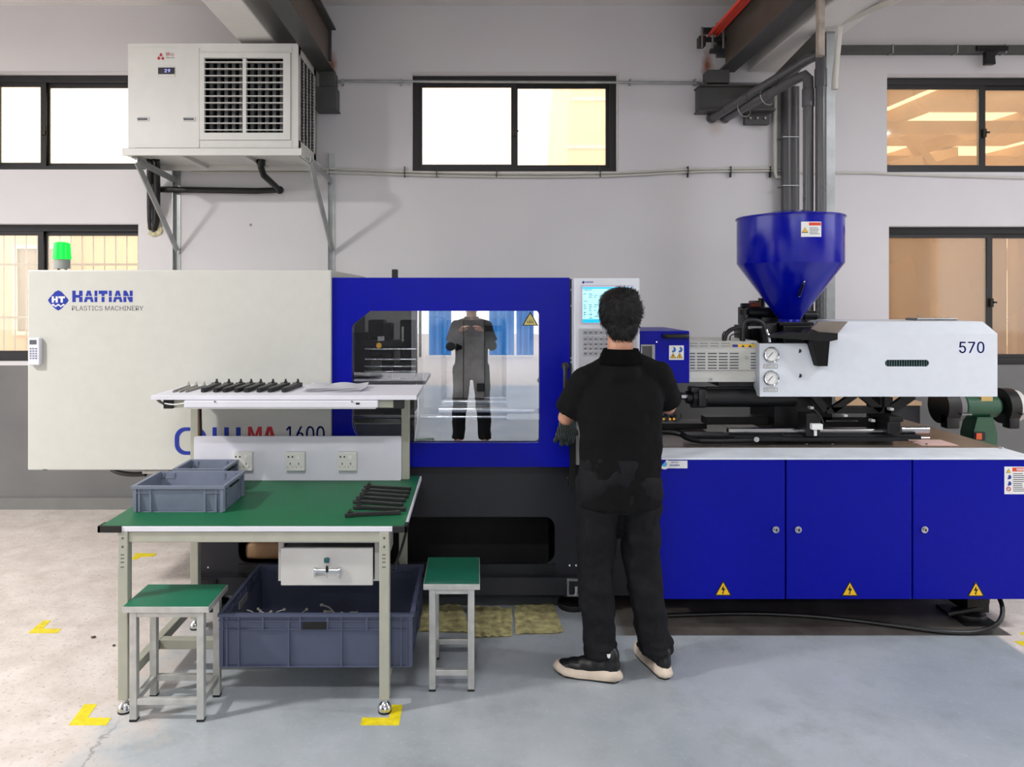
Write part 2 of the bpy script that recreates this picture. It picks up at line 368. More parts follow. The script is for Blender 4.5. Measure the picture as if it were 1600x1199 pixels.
# ---------------------------------------------------------------- room shell
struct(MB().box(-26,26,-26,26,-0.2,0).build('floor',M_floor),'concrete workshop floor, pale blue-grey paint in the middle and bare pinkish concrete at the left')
wins={'window_1':(X(-32,DW),X(228,DW),111,265),'window_2':(X(643,DW),X(967,DW),112,268),'window_3':(X(1386,DW),X(1690,DW),115,269),
      'window_4':(X(-80,DW),X(216,DW),349,566),'window_5':(X(1389,DW),X(1700,DW),353,572)}
holes=[]
for k,(x0,x1,y0,y1) in wins.items():
    z1=Z(y0,DW); z0=Z(y1,DW); holes.append([(x0,z0),(x1,z0),(x1,z1),(x0,z1)])
struct(MB().plate([(-7,0),(7,0),(7,CEIL),(-7,CEIL)],holes,DW,DW+0.22).build('wall_back',M_wall),'pale grey-white plastered wall with a grey painted lower band behind the machine')
struct(MB().box(-7,7,DW-.025,DW,0,Z(777,DW)).build('baseboard_back',mat('skirting_grey',(120,120,118),.6)),'low grey skirting along the foot of the rear wall')
struct(MB().box(-7.2,7.2,-6.6,DW+.2,CEIL,CEIL+.2).build('ceiling',M_conc),'pale concrete ceiling slab')
# side walls and the wall behind the camera, each with a wide doorway
def yz_wall(x0,x1,open_y0,open_y1,oz):
    m=MB(); m.box(x0,x1,-6.6,open_y0,0,CEIL); m.box(x0,x1,open_y1,DW+.2,0,CEIL); m.box(x0,x1,open_y0,open_y1,oz,CEIL); return m
struct(yz_wall(-7.2,-7,-1.0,5.0,3.4).build('wall_left',M_wall),'white side wall with a wide open doorway')
struct(yz_wall(7,7.2,0.5,3.5,3.2).build('wall_right',M_wall),'white side wall with an open doorway')
m=MB(); m.box(-7,-3.2,-6.8,-6.6,0,CEIL); m.box(3.6,7,-6.8,-6.6,0,CEIL); m.box(-3.2,3.6,-6.8,-6.6,3.5,CEIL)
struct(m.build('wall_front',M_wall),'white wall with a wide open gateway behind the viewpoint')
# ceiling beams
struct(MB().box(-1.69,-1.435,-6.6,DW,3.50,CEIL,.01).build('trim_1',M_conc),'white concrete ceiling beam above the air cooler')
struct(MB().box(2.15,2.49,-6.6,DW,3.47,CEIL,.01).build('trim_2',M_conc),'white concrete ceiling beam right of the red conductor rail')
# windows
G_cream=glass('film_glass_cream',(1.0,0.93,0.80),0.05,0.05,haze=0.25)
G_amber=glass('film_glass_amber',(0.86,0.72,0.52),0.06,0.05,haze=0.22)
G_clear=glass('window_glass_clear',(0.98,0.94,0.88),0.05,0.03,haze=0.10)
def window(name,x0,x1,z0,z1,mid,g,label,t=.05,bars=True):
    w=thing(name,label,None,((x0+x1)/2,DW+.09,z0),kind='structure')
    y0,y1=DW+.12,DW+.20
    fr=MB(); fr.plate([(x0,z0),(x1,z0),(x1,z1),(x0,z1)],[[(x0+t,z0+t),(x1-t,z0+t),(x1-t,z1-t),(x0+t,z1-t)]],y0,y1)
    fo=fr.build('window_frame',M_frame,w)
    for (a,b,yy) in ((x0+t*.6,mid+t*.35,y0+.015),(mid-t*.35,x1-t*.6,y0+.045)):
        s=MB(); s.plate([(a,z0+t*.7),(b,z0+t*.7),(b,z1-t*.9),(a,z1-t*.9)],[[(a+.045,z0+t*.7+.045),(b-.045,z0+t*.7+.045),(b-.045,z1-t*.9-.04),(a+.045,z1-t*.9-.04)]],yy,yy+.025)
        so=s.build('sash',M_frame,w)
        MB().box(a+.03,b-.03,yy+.010,yy+.015,z0+t*.7+.03,z1-t*.9-.03).build('pane',g,so)
    la=MB(); la.box(mid-.012,mid+.012,y0-.012,y0+.016,(z0+z1)/2-.09,(z0+z1)/2-.02,.004); la.box(mid+.005,mid+.03,y0-.025,y0-.01,(z0+z1)/2-.06,(z0+z1)/2-.045,.003)
    la.build('window_latch',M_black,w)
    return w
for k,(x0,x1,y0,y1) in wins.items():
    g={'window_1':G_cream,'window_2':G_cream,'window_3':G_amber,'window_4':G_clear,'window_5':G_amber}[k]
    lb={'window_1':'dark framed sliding window at upper left beside the air cooler','window_2':'dark framed sliding window high in the middle of the wall',
        'window_3':'dark framed sliding window at upper right with amber view of a shed roof','window_4':'dark framed sliding window at lower left behind the green signal lamp',
        'window_5':'dark framed sliding window at lower right above the white cover marked 570'}[k]
    DM=DW+.13; md={'window_1':X(68,DM),'window_2':X(804,DM),'window_3':X(1537,DM),'window_4':X(64,DM),'window_5':X(1548,DM)}[k]
    window(k,x0,x1,Z(y1,DW),Z(y0,DW),md,g,lb)

# ---------------------------------------------------------------- outside
M_face=mat('peach_render',(236,196,160),.8,0,.05,.1,3); M_facew=mat('pale_render',(238,226,206),.8,0,.04)
def building(name,label,x0,x1,y0,y1,z1,m,wins_,roof=None):
    t=thing(name,label,'building',((x0+x1)/2,y0,0))
    MB().box(x0,x1,y0,y1,0,z1).build('building_wall',m,t)
    for (a,b,c,d) in wins_:
        f=MB().plate([(a,c),(b,c),(b,d),(a,d)],[[(a+.05,c+.05),(b-.05,c+.05),(b-.05,d-.05),(a+.05,d-.05)]],y0-.05,y0+.0).build('window',M_facew,t)
        MB().box(a+.05,b-.05,y0-.015,y0,c+.05,d-.05).build('pane',mat('far_glass',(150,140,120),.2),f)
    return t
building('building','peach rendered building outside the lower left window',-9.5,-5.0,9.4,13,3.0,M_face,[(-7.4,-6.3,1.2,2.35),(-5.9,-5.2,1.2,2.35),(-8.9,-7.9,1.2,2.35)])
t=thing('building','peach tapering gable building seen through the middle window','building',(2.6,10,0))
m=MB(); m.prism([(1.10,0),(2.5,0),(2.5,5.9),(1.40,5.9),(1.28,4.9)],10,13); m.build('building_wall',M_face,t)
for zz in (3.7,4.35,5.0): MB().box(1.2+ (zz-3.7)*.12,2.5,9.97,10,zz,zz+.05).build('ledge',M_facew,t)
# shed with rafters outside the right windows
t=thing('open_shed','tan timber shed roof with rafters and pale skylight strips outside the right windows','shed',(8,8,0))
M_tan=mat('tan_sheet',(206,172,134),.7,0,.1,.1,4); M_tan2=mat('brown_board',(176,138,100),.7,0,.18,.1,3)
def roofz(y): return 3.78+ (y-6.6)*.02
for (a,b) in ((2.6,4.6),(4.9,7.6),(7.9,12)):
    for (ya,yb) in ((6.6,8.5),(9.5,10.6),(12.0,13.4)):
        m=MB(); q=bmesh.new(); vs=[q.verts.new(p) for p in ((a,ya,roofz(ya)),(b,ya,roofz(ya)),(b,yb,roofz(yb)),(a,yb,roofz(yb)),(a,ya,roofz(ya)+.04),(b,ya,roofz(ya)+.04),(b,yb,roofz(yb)+.04),(a,yb,roofz(yb)+.04))]
        for f in ((0,1,2,3),(4,7,6,5),(0,4,5,1),(1,5,6,2),(2,6,7,3),(3,7,4,0)): q.faces.new([vs[k] for k in f])
        m._add(q); m.build('roof_sheet',M_tan,t)
for x in (3.2,4.75,6.3,7.8): MB().bar((x,6.6,roofz(6.6)-.08),(x,13,roofz(13)-.08),.1,.16).build('rafter',M_tan,t)
for y in (8.4,10.7): MB().bar((2.6,y,roofz(y)-.2),(12,y,roofz(y)-.2),.1,.14).build('purlin',M_tan,t)
MB().bar((5.0,8.6,3.6),(6.6,9.0,2.0),.1,.1).build('brace',M_tan,t)
MB().bar((4.2,7.6,3.0),(6.6,10.2,3.7),.12,.12).build('brace',M_tan,t)
for x in (3.1,7.8): MB().box(x-.08,x+.08,12.9,13.06,0,roofz(13)-.1).build('post',M_tan,t)
t=thing('board_partition','brown board partition standing outside the lower right window','partition',(5.2,7.2,0))
m=0
for i,(a,b) in enumerate(((3.35,4.45),(4.47,5.2),(5.25,6.2),(6.22,7.4))):
    MB().box(a,b,7.2+.02*(i%2),7.26+.02*(i%2),0,2.45).build('board',M_tan2,t)
for x in (4.46,5.22,6.21): MB().box(x-.03,x+.03,7.15,7.2,0,2.5).build('batten',M_tan,t)
# security grille outside lower left window
t=thing('security_grille','white vertical bar security grille outside the lower left window','grille',(-3.4,6.25,1.1))
for i in range(20):
    x=-4.3+i*.095
    MB().cyl((x,6.25,1.0),(x,6.25,2.4),.006,n=6).build('bar',M_pvc,t)
for z in (1.05,1.5,1.95,2.35): MB().box(-4.35,-2.4,6.24,6.26,z,z+.02).build('rail',M_pvc,t)
t=MB().loft([(-6.4,8.6,0.9,.55,.25),(-6.35,8.6,1.5,.35,.2),(-6.45,8.6,1.9,.1,.1),(-6.45,8.6,2.0,.03,.03)],16).build('sheet_cover',M_paper,None,True)
tag(t,'white cloth cover over goods outside the lower left window','cover')
# behind the viewpoint, mirrored in the press window
M_tarp=mat('blue_tarpaulin',(60,150,226),.5,0,.08,.3,4)
t=thing('blue_tarpaulin','blue tarpaulin hanging across the yard behind the viewpoint','tarpaulin',(0,-13,0))
for a,b in ((-1.35,-.72),(.35,1.05),(1.12,1.6)):
    m=MB(); bm=bmesh.new(); R=[]
    for i in range(13):
        xx=a+(b-a)*i/12; yy=-13+.05*math.sin(i*1.7); R.append([bm.verts.new((xx,yy,.05)),bm.verts.new((xx,yy,3.2)),bm.verts.new((xx,yy-.02,3.2)),bm.verts.new((xx,yy-.02,.05))])
    for r0,r1 in zip(R,R[1:]):
        for k in range(4): bm.faces.new((r0[k],r0[(k+1)%4],r1[(k+1)%4],r1[k]))
    bm.faces.new(R[0]); bm.faces.new(R[-1]); m._add(bm); m.build('tarpaulin_sheet',M_tarp,t)
MB().cyl((-1.6,-13,3.25),(1.8,-13,3.25),.03).build('rail',M_steel,t)
for x in (-1.6,1.8): MB().cyl((x,-13,0),(x,-13,3.25),.04).build('post',M_steel,t)
t=thing('dark_reflected_block','tall dark block behind the viewpoint, added as the dark shape mirrored in the machine window','cabinet',(-2.3,-2.4,0))  # added cabinet-shaped block that gives the press window its dark reflection
MB().box(-3.5,-0.86,-2.9,-1.9,.08,2.6,.01).build('cabinet_body',M_navy,t)
for a in (-3.46,-2.58,-1.70): 
    d=MB().box(a,a+.82,-1.9,-1.88,.14,2.5,.004).build('door',M_navy,t); MB().box(a+.72,a+.75,-1.88,-1.86,1.1,1.3,.004).build('handle',M_chrome,d)
for x in (-3.4,-.96): MB().box(x-.05,x+.05,-2.8,-2.0,0,.08).build('foot',M_black,t)

# ---------------------------------------------------------------- overhead steel, rails, conduits
def ibeam(name,label,x0,x1,z0,z1,ya,yb,web_side=0.5):
    t=thing(name,label,'beam',((x0+x1)/2,yb,z0))
    xm=(x0+x1)/2
    MB().box(x0,x1,ya,yb,z0,z0+.014).build('flange',M_beam,t); MB().box(x0,x1,ya,yb,z1-.014,z1).build('flange',M_beam,t)
    MB().box(xm-.006,xm+.006,ya,yb,z0+.014,z1-.014).build('web',mat('beam_web',(92,80,70),.5,0,.14,.1,5),t)
    return t
ibeam('steel_runway_beam','dark grey steel I-beam above the air cooler running towards the viewer',-1.243,-1.11,3.44,3.80,-6.5,5.80)
ibeam('steel_runway_beam','dark grey steel I-beam beside the red conductor rail',1.90,2.03,3.455,3.80,-6.5,5.80)
# wall brackets holding them
t=thing('beam_bracket','dark steel wall bracket under the left I-beam','bracket',(X(510,5.8),5.8,3.1))
MB().box(X(500,5.75),X(524,5.75),5.72,5.85,Z(137,5.75),3.438,.003).build('seat_block',M_beam,t)
MB().box(X(497,5.75),X(527,5.75),5.70,5.85,Z(170,5.72),Z(138,5.75),.003).build('end_plate',M_beam,t)
MB().box(X(494,5.72),X(527,5.72),5.68,5.85,Z(172,5.72),Z(169.5,5.72)).build('bottom_flange',M_beam,t)
MB().box(X(507,5.84),X(518,5.84),5.815,5.85,Z(95,5.84),Z(40,5.84)).build('wall_plate',M_beam,t)
t=thing('beam_bracket','wide dark steel wall bracket under the right I-beam','bracket',(X(1150,5.8),5.8,3.1))
MB().box(X(1104,5.75),X(1138,5.75),5.72,5.85,Z(131,5.75),3.453,.003).build('seat_block',M_beam,t)
MB().box(X(1094,5.72),X(1209,5.72),5.75,5.85,Z(171,5.72),Z(134,5.72)).build('channel_web',M_beam,t)
for yy in (134,172): MB().box(X(1092,5.72),X(1211,5.72),5.70,5.85,Z(yy,5.72)-.006,Z(yy,5.72)+.006).build('channel_flange',M_beam,t)
b=MB().box(X(1166,5.78),X(1204,5.78),5.80,5.85,Z(193,5.78),Z(173.5,5.78)).build('gusset_plate',M_beam,t)
for xx in (1172,1183,1195): MB().cyl(P(xx,185,5.80),P(xx,185,5.80)-Vector((0,.012,0)),.010,n=6).build('bolt',M_steel,b)
MB().box(X(1119,5.84),X(1138,5.84),5.815,5.85,Z(90,5.84),Z(37,5.84)).build('wall_plate',M_beam,t)
# red conductor rail
t=thing('conductor_rail','red insulated crane conductor rail beside the right I-beam','rail',(1.80,5.6,3.62))
for i,dx in enumerate((0,.030,.060,)):
    MB().box(1.760+dx,1.774+dx,-6.4,5.62,3.665,3.69,.004).build('conductor_bar',M_orange,t)
cl=MB(); cl.box(1.70,1.89,5.56,5.60,3.62,3.65,.004); cl.box(1.72,1.86,5.58,5.66,3.70,3.73,.004); cl.box(1.68,1.73,5.55,5.63,3.58,3.66,.006); cl.box(1.83,1.89,5.60,5.80,3.60,3.63,.004); cl.build('clamp_bracket',M_black,t)
for dx in (1.70,1.78,1.86): MB().cyl((dx,5.55,3.56),(dx,5.55,3.72),.010,n=6).build('bolt',M_steel,t)
# steel column and brace at right
t=thing('steel_column','slim light grey steel column behind the blue hopper','column',(X(1298,4.95),4.98,0))
MB().box(X(1291.5,4.95),X(1305,4.95),4.95,5.01,0,3.47).build('column_channel',M_galv,t)
MB().box(X(1279.5,4.36),X(1289,4.36),4.36,4.40,Z(86,4.36),3.47).build('angle_iron',mat('primed_angle',(170,158,146),.6,0,.25,.2,14),t)
MB().box(X(1291,4.95)-.05,X(1305,4.95)+.05,4.92,5.08,0,.015).build('foot_plate',M_galv,t)
t=thing('diagonal_brace','dark steel diagonal brace from the wall bracket to the column','brace',(2.2,5.5,3.3))
MB().bar((X(1210,5.66),5.66,Z(133,5.66)),(X(1281,4.90),4.90,Z(62,4.90)),.05,.11).build('brace_channel',M_beam,t)
# grey pipes
t=thing('grey_pipe_pair','two grey plastic pipes rising behind the hopper and bending back to the wall','pipe',(2.3,5,0))
for k,(dx,dy,dz) in enumerate(((0,0,0),(-.062,0.05,-.12))):
    x0=2.318+dx; yv=4.96+dy; zt=3.32+dz
    a=Vector((1.86+.105*k,5.84,3.10)); 
    pts=[Vector((x0,yv,.0)),Vector((x0,yv,zt-.10)),Vector((x0,yv,zt-.03)),Vector((x0-.012,yv+.02,zt)),Vector((x0-.05,yv+.07,zt-.01)),a]
    MB().tube(pts,.035,14,0).build('pipe',M_pipe,t,True)
    MB().cyl((x0,yv,zt-.22),(x0,yv,zt-.10),.040).build('elbow_collar',M_pipe,t,True)
    r=MB().cyl(a,a-Vector((-.003,.02,-.006)),.042).build('wall_collar',M_pipe,t,True)
for (px,D) in ((1120,0),(1,1)): pass
a0=Vector((2.25,5.02,3.25)); a1=Vector((1.86,5.845,3.10))
for f in (.38,.62):
    c=a0.lerp(a1,f)+Vector((0,0,-.055)); MB().lathe([(.064,-.004),(.068,0),(.064,.004)],c,20,(a1-a0).normalized()).build('tie_wire',M_galv,t)
t=thing('drain_pipe_pair','two dark grey pipes clipped side by side against the wall left of the hopper','pipe',(X(1236,5.78),5.78,0))
for px in (1230,1241):
    MB().cyl((X(px,5.78),5.79,0),(X(px,5.78),5.79,Z(136,5.78)),.042,n=14).build('pipe',mat('dark_grey_pvc',(78,78,80),.35),t,True)
for py in (214,290): MB().box(X(1223,5.74),X(1248,5.74),5.735,5.85,Z(py,5.74)-.003,Z(py,5.74)+.003).build('tie_wire',M_galv,t)
# cable trunking at right, hanging bracket
t=thing('cable_trunking','long dark grey cable trunking along the upper right wall','trunking',(X(1450,5.8),5.8,3.6))
MB().box(X(1306,5.77),6.9,5.78,5.85,Z(82,5.78),Z(70,5.78),.004).build('trunking_body',M_beam,t)
for px in (1395,1496,1572): MB().box(X(px,5.78)-.004,X(px,5.78)+.004,5.775,5.85,Z(83,5.78),Z(69,5.78)).build('strap',M_galv,t)
t=thing('hanging_bracket','small black bracket hanging under the cable trunking','bracket',(X(1550,5.78),5.78,3.55))
MB().box(X(1526,5.77),X(1575,5.77),5.765,5.78,Z(79,5.77),Z(72,5.77)).build('slotted_bar',M_blackm,t)
m=MB(); m.pprism([(1541,80),(1561,80),(1555,88),(1556,100),(1541,100)],5.74,5.78); m.build('hook_plate',M_blackm,t)
# thin conduit across the window + cables + white conduit
t=thing('thin_conduit','thin grey metal conduit crossing in front of the top of the middle window','conduit',(X(850,5.8),5.8,3.4))
m=MB(); m.tube([P(526,126.5,5.83),P(800,128,5.80),P(1000,129,5.81),P(1198,131,5.83)],.010,8); m.build('conduit_tube',M_galv,t,True)
for px in (535,626,985,1086): MB().box(X(px,5.81)-.006,X(px,5.81)+.006,5.80,5.85,Z(133,5.82),Z(124,5.82)).build('clip',M_galv,t)
t=thing('wall_cables','pair of sagging white cables clipped along the wall under the middle window','cable',(X(850,5.8),5.82,2.6))
for k,(ya,yb,yc) in enumerate(((263,270,264),(269,275,268))):
    pts=[P(300,ya-1+k,5.83),P(515,ya,5.83),P(640,yb-1,5.83),P(800,yb+2,5.83),P(960,yb+1,5.83),P(1080,yc,5.83),P(1225,yc-1,5.83)]
    MB().tube(pts,.009,8,2).build('cable',M_pvc,t,True)
for px in (632,682,776,938,1075,1142,1204): MB().box(X(px,5.82)-.0025,X(px,5.82)+.0025,5.812,5.85,Z(277,5.82),Z(260,5.82)).build('cable_tie',M_black,t)
t=MB().tube([P(1248,270,5.83),P(1360,270,5.83),P(1388,272,5.83),P(1480,275,5.83),P(1620,279,5.83)],.008,8,2).build('wall_cable',M_pvc,None,True)
tag(t,'single thin white cable running under the upper right window','cable')
t=thing('white_conduit','white plastic conduit dropping down the wall left of the dark pipes','conduit',(X(1211,5.8),5.8,2.6))
MB().tube([P(1211,150,5.82),P(1211,270,5.82),P(1213,277,5.82),P(1224,277,5.82)],.016,10,0).build('conduit_tube',M_pvc,t,True)
t=thing('white_conduit','white plastic conduit under the right ceiling beam bending down the column','conduit',(X(1311,4.85),4.85,3.4))
m=MB(); m.tube([(2.52,2.2,3.43),(2.46,4.3,3.43),(X(1313,4.85),4.85,Z(37,4.85)),(X(1305,4.85),4.85,Z(120,4.85)),(X(1304,4.85),4.85,Z(140,4.85))],.020,10,0); m.build('conduit_tube',M_pvc,t,True)
MB().ball((X(1313,4.85),4.85,Z(37,4.85)),.026).build('elbow',M_pvc,t,True)

# ---------------------------------------------------------------- air cooler and its bracket
DA=5.15
t=thing('air_cooler','large white box air cooler with louvred outlet on a wall bracket','air cooler',(X(333,DA),DA,Z(233,DA)))
xa,xb=X(200,DA),X(466,DA); za,zb=Z(233,DA),Z(68,DA)
gx0,gx1,gz0,gz1=X(320,DA),X(443,DA),Z(208,DA),Z(91,DA)
m=MB(); m.plate([(xa,za),(xb,za),(xb,zb),(xa,zb)],[[(gx0,gz0),(gx1,gz0),(gx1,gz1),(gx0,gz1)]],DA,DA+.02)
m.box(xa,xb,DA+.02,DA+.57,zb-.015,zb,.004); m.box(xa,xb,DA+.02,DA+.57,za,za+.015); m.box(xa,xa+.015,DA+.02,DA+.57,za,zb); m.box(xa,xb,DA+.555,DA+.57,za,zb)
m.box(xb-.015,xb,DA+.02,DA+.07,za,zb); m.box(xb-.015,xb,DA+.5,DA+.57,za,zb); m.box(xb-.015,xb,DA+.02,DA+.57,za,za+.07); m.box(xb-.015,xb,DA+.02,DA+.57,zb-.07,zb)
body=m.build('casing',M_acw,t)
# corner trim and service panel with gaps
MB().pbox(209.5,311,75,231,DA-.006,DA).build('service_panel',M_acw,t)
m=MB(); m.pbox(313,456,73,82,DA-.004,DA); m.pbox(313,456,220,231,DA-.004,DA); m.build('trim_strip',M_acw,t)
m=MB(); m.plate([(X(312.5,DA),Z(219,DA)),(X(454,DA),Z(219,DA)),(X(454,DA),Z(83,DA)),(X(312.5,DA),Z(83,DA))],[[(gx0,gz0),(gx1,gz0),(gx1,gz1),(gx0,gz1)]],DA-.012,DA); 
lf=m.build('louvre_frame',M_acw,t)
MB().pbox(379,384.5,91,208,DA-.012,DA+.02).build('centre_bar',M_acw,t)
for i in range(11):
    py=97+i*10.6
    for (a,b) in ((320,379),(384.5,443)):
        q=MB(); q.box(X(a,DA),X(b,DA),-.022,.022,-.003,.003,M=Matrix.Translation((0,DA+.01,Z(py,DA)))@Matrix.Rotation(.12,4,'X')); q.build('louvre_slat',M_acw,t)
for (a,b) in ((320,379),(384.5,443)):
    for k in range(5):
        px=a+6+(b-a-12)*k/4
        MB().box(X(px,DA)-.012,X(px,DA)+.012,DA+.05,DA+.10,gz0+.02,gz1-.02).build('vertical_vane',mat('vane_grey',(96,98,100),.5),t)
MB().box(gx0-.01,gx1+.01,DA+.30,DA+.31,gz0-.02,gz1+.02).build('duct_back',M_dark,t)
m=MB(); m.box(gx0-.02,gx0-.01,DA+.02,DA+.3,gz0-.02,gz1+.02); m.box(gx1+.01,gx1+.02,DA+.02,DA+.3,gz0-.02,gz1+.02); m.box(gx0-.02,gx1+.02,DA+.02,DA+.3,gz1+.01,gz1+.02); m.box(gx0-.02,gx1+.02,DA+.02,DA+.3,gz0-.02,gz0-.01); m.build('duct_liner',M_dark,t)
for px0 in (214,286):
    h=MB().plate(rrect(X(px0,DA),X(px0+19.5,DA),Z(190,DA),Z(183,DA),.008,3),[rrect(X(px0+1.5,DA),X(px0+18,DA),Z(188.8,DA),Z(184.2,DA),.005,3)],DA-.012,DA-.006).build('finger_grip',M_acw,t)
    MB().pbox(px0+1.5,px0+18,184.5,188.8,DA-.0075,DA-.006).build('grip_recess',M_gprint,h)
d=MB().pbox(246,273,103,120,DA-.010,DA-.006,.002).build('display_bezel',M_acw,t)
MB().pbox(247,272.5,105.5,115.8,DA-.012,DA-.010).build('display',mat('display_black',(14,14,34),.2),d)
MB().ptext('29',257,266,108,113,DA-.0125).build('display_digits',mat('digit_glow',(170,170,255),.5,emit=1.0),d)
lg=MB()
for (dx,dy) in ((0,-4),(-3.2,1.2),(3,1.6)): lg.pprism([(251.3+dx,82.5+dy+4),(254+dx,86+dy+4),(251.3+dx,89.5+dy+4-1),(248.6+dx,86+dy+4)],DA-.0075,DA-.006)
lg.build('emblem',M_red,t)
MB().ptext('骄心',259,272.5,82,87.5,DA-.007).build('red_lettering',M_red,t)
MB().ptext('Jiao Xin',259,272.5,89,91,DA-.007).build('small_lettering',M_gprint,t)
# side grille
MB().box(xb-.014,xb-.012,DA+.07,DA+.5,za+.07,zb-.07).build('side_pad',M_dark,t)
for i in range(26):
    z=za+.08+i*(zb-za-.16)/25; MB().box(xb-.012,xb-.002,DA+.07,DA+.5,z,z+.008).build('side_slat',mat('side_slat_grey',(70,72,74),.5),t)
for i in range(5):
    y=DA+.07+i*.43/4; MB().box(xb-.006,xb,y-.006,y+.006,za+.07,zb-.07).build('side_rib',M_acw,t)
# bracket
t=thing('cooler_bracket','white tray and galvanized triangular wall frame carrying the air cooler','bracket',(X(380,5.4),5.4,2.4))
zt=za
m=MB(); m.box(xa-.03,xb+.03,DA-.03,DA-.005,zt-.05,zt,.003); m.box(xa-.03,xb+.03,DA+.56,DA+.60,zt-.05,zt-.004,.003); m.box(xa-.03,xa,DA-.005,DA+.56,zt-.04,zt-.004); m.box(xb,xb+.03,DA-.005,DA+.56,zt-.04,zt-.004)
m.build('tray_rim',M_acw,t)
MB().box(xa,xb,DA-.005,DA+.56,zt-.014,zt-.004).build('tray_floor',M_acw,t)
for px in (275,375,460): MB().box(X(px,DA)-.02,X(px,DA)+.02,DA-.005,DA+.56,zt-.04,zt-.014).build('tray_rib',M_acw,t)
for px,fp in ((277,214),(518,485)):
    xw=X(px,DW); D0=5.17
    ang=MB(); ang.box(xw-.022,xw-.017,DW-.045,DW,Z(395,DW)-.18,zt+ (0.10 if px>400 else -.03)); ang.box(xw-.022,xw+.028,DW-.006,DW,Z(395,DW)-.18,zt+(0.10 if px>400 else -.03)); ang.build('wall_rail',M_galv,t)
    fx=X(fp,D0)
    a=MB(); a.bar((fx,D0,zt-.075),(xw,DW-.01,zt-.115),.005,.05); a.bar((fx-.02,D0,zt-.055),(xw-.02,DW-.01,zt-.095),.04,.005); a.build('bracket_arm',M_galv,t)
    s=MB(); s.bar((fx,D0,zt-.09),(xw+.012,DW-.03,Z(392,DW)),.012,.040,up=(0,-1,1)); s.build('strut',M_galv,t)
# drain hose, black wrapped pipes
t=thing('cooler_drain_pipe','black drain pipe dropping from the air cooler and running left to the wall','pipe',(X(350,5.6),5.6,2.4))
pts=[P(408,236,5.45),P(408,262,5.50),P(412,274,5.55),P(437,297,5.78),P(400,298.5,5.80),P(246,296,5.81)]
MB().tube(pts,.024,12,0).build('pipe',M_black,t,True)
MB().ball(P(437,297,5.78),.032).build('elbow',M_black,t,True); MB().cyl(P(408,236,5.45),P(408,258,5.49),.031).build('collar',M_black,t,True)
t=thing('refrigerant_pipes','bundle of black wrapped pipes going into the wall left of the bracket','pipe',(X(240,5.7),5.7,2.1))
for dx in (0,10):
    MB().tube([P(234+dx,248,5.45),P(235+dx,270,5.7),P(235+dx,340,5.79),P(237+dx*.4,358,5.84)],.026,10,1).build('pipe',M_black,t,True)
MB().tube([P(240,252,5.6),P(238,270,5.7),P(236,340,5.78),P(240,362,5.84)],.014,8,2).build('thin_cable',M_gprint,t,True)
q=MB()
for i in range(14):
    a=i*2*PI/14; q.ball(P(242+9*math.cos(a)*random.uniform(.5,1.1),360+9*math.sin(a)*random.uniform(.4,1.0),5.845),(.028,.012,.024),8)
tag(q.build('foam_seal',mat('foam_seal',(204,196,160),.8,0,.2,.6,20),None,remesh=.006,sm=2,disp=(.03,.018)),'lumpy cream sealing foam around the pipe hole in the wall','foam')

# ---------------------------------------------------------------- injection moulding machine
DG=3.85
mc=thing('injection_moulding_machine','large white and royal blue plastic injection moulding machine with hopper, marked 570','machine',(0,4.4,0))
def sticker_tri(m_bk,m_y,px,py,w_,h_,D,bolt=True,m_b=None):
    m_bk.pprism([(px,py-h_),(px+w_/2,py),(px-w_/2,py)],D-.0015,D)
    m_y.pprism([(px,py-h_*.86),(px+w_*.40,py-h_*.07),(px-w_*.40,py-h_*.07)],D-.0022,D-.0015)
    if bolt: m_bk.pprism([(px+.02*w_,py-.68*h_),(px-.12*w_,py-.38*h_),(px-.01*w_,py-.38*h_),(px-.03*w_,py-.2*h_),(px-.08*w_,py-.24*h_),(px-.03*w_,py-.10*h_),(px+.05*w_,py-.2*h_),(px+.01*w_,py-.22*h_),(px+.13*w_,py-.48*h_),(px+.03*w_,py-.48*h_)],D-.003,D-.0022)
# clamp guard
WD=3.83
g=MB().box(X(43,WD),X(517.5,WD),WD,5.0,Z(735,WD),Z(422,WD),.006).build('clamp_guard',M_white,mc)
q=MB()
# lettering with the split strokes of the logo
for ch,a_,b_ in zip('HAITIAN',(113,131,147.7,154.2,170.1,176.4,192.8),(129,146.6,152.1,167.9,174.7,191.7,207.3)): q=MB().glyph(ch,a_,b_,454.3,472.2,WD); q.build('lettering',M_bprint,g)
MB().box(X(126,WD),X(208,WD),WD-.0010,WD-.0005,Z(464.0,WD),Z(462.9,WD)).build('lettering_gap',M_white,g)
MB().ptext('PLASTICS MACHINERY',112.5,224,478.2,485.6,WD).build('lettering',M_gprint,g)
q=MB(); q.pprism([(91,453.8),(96,456),(105,466),(107.3,469.5),(105,473),(96,482.5),(91,485.6),(86,482.5),(77,473),(74.8,469.5),(77,466),(86,456)],WD-.0006,WD); q.build('diamond_emblem',M_bprint,g)
q=MB(); q.glyph('H',81,90.3,463.3,473,WD-.0006); q.glyph('T',91.5,101.5,463.3,473,WD-.0006); q.pprism([(80.5,476.5),(83,474.6),(87,478),(91,474.8),(95,478),(99,474.8),(101.5,476.5),(99.5,478.4),(99,477.2),(95,480.2),(91,477.2),(87,480.2),(83,477.2),(82,478)],WD-.0012,WD-.0006)
q.build('emblem_lettering',M_sticker,g)
MB().glyph('M',387.5,409,667,691,WD).build('lettering',M_red,g)
MB().glyph('A',410.5,432,667,691,WD).build('lettering',M_red,g)
MB().ptext('1600',447,506.7,666,691,WD).ptext('1600',447.8,507.5,666.3,690.7,WD).build('lettering',M_bprint,g)
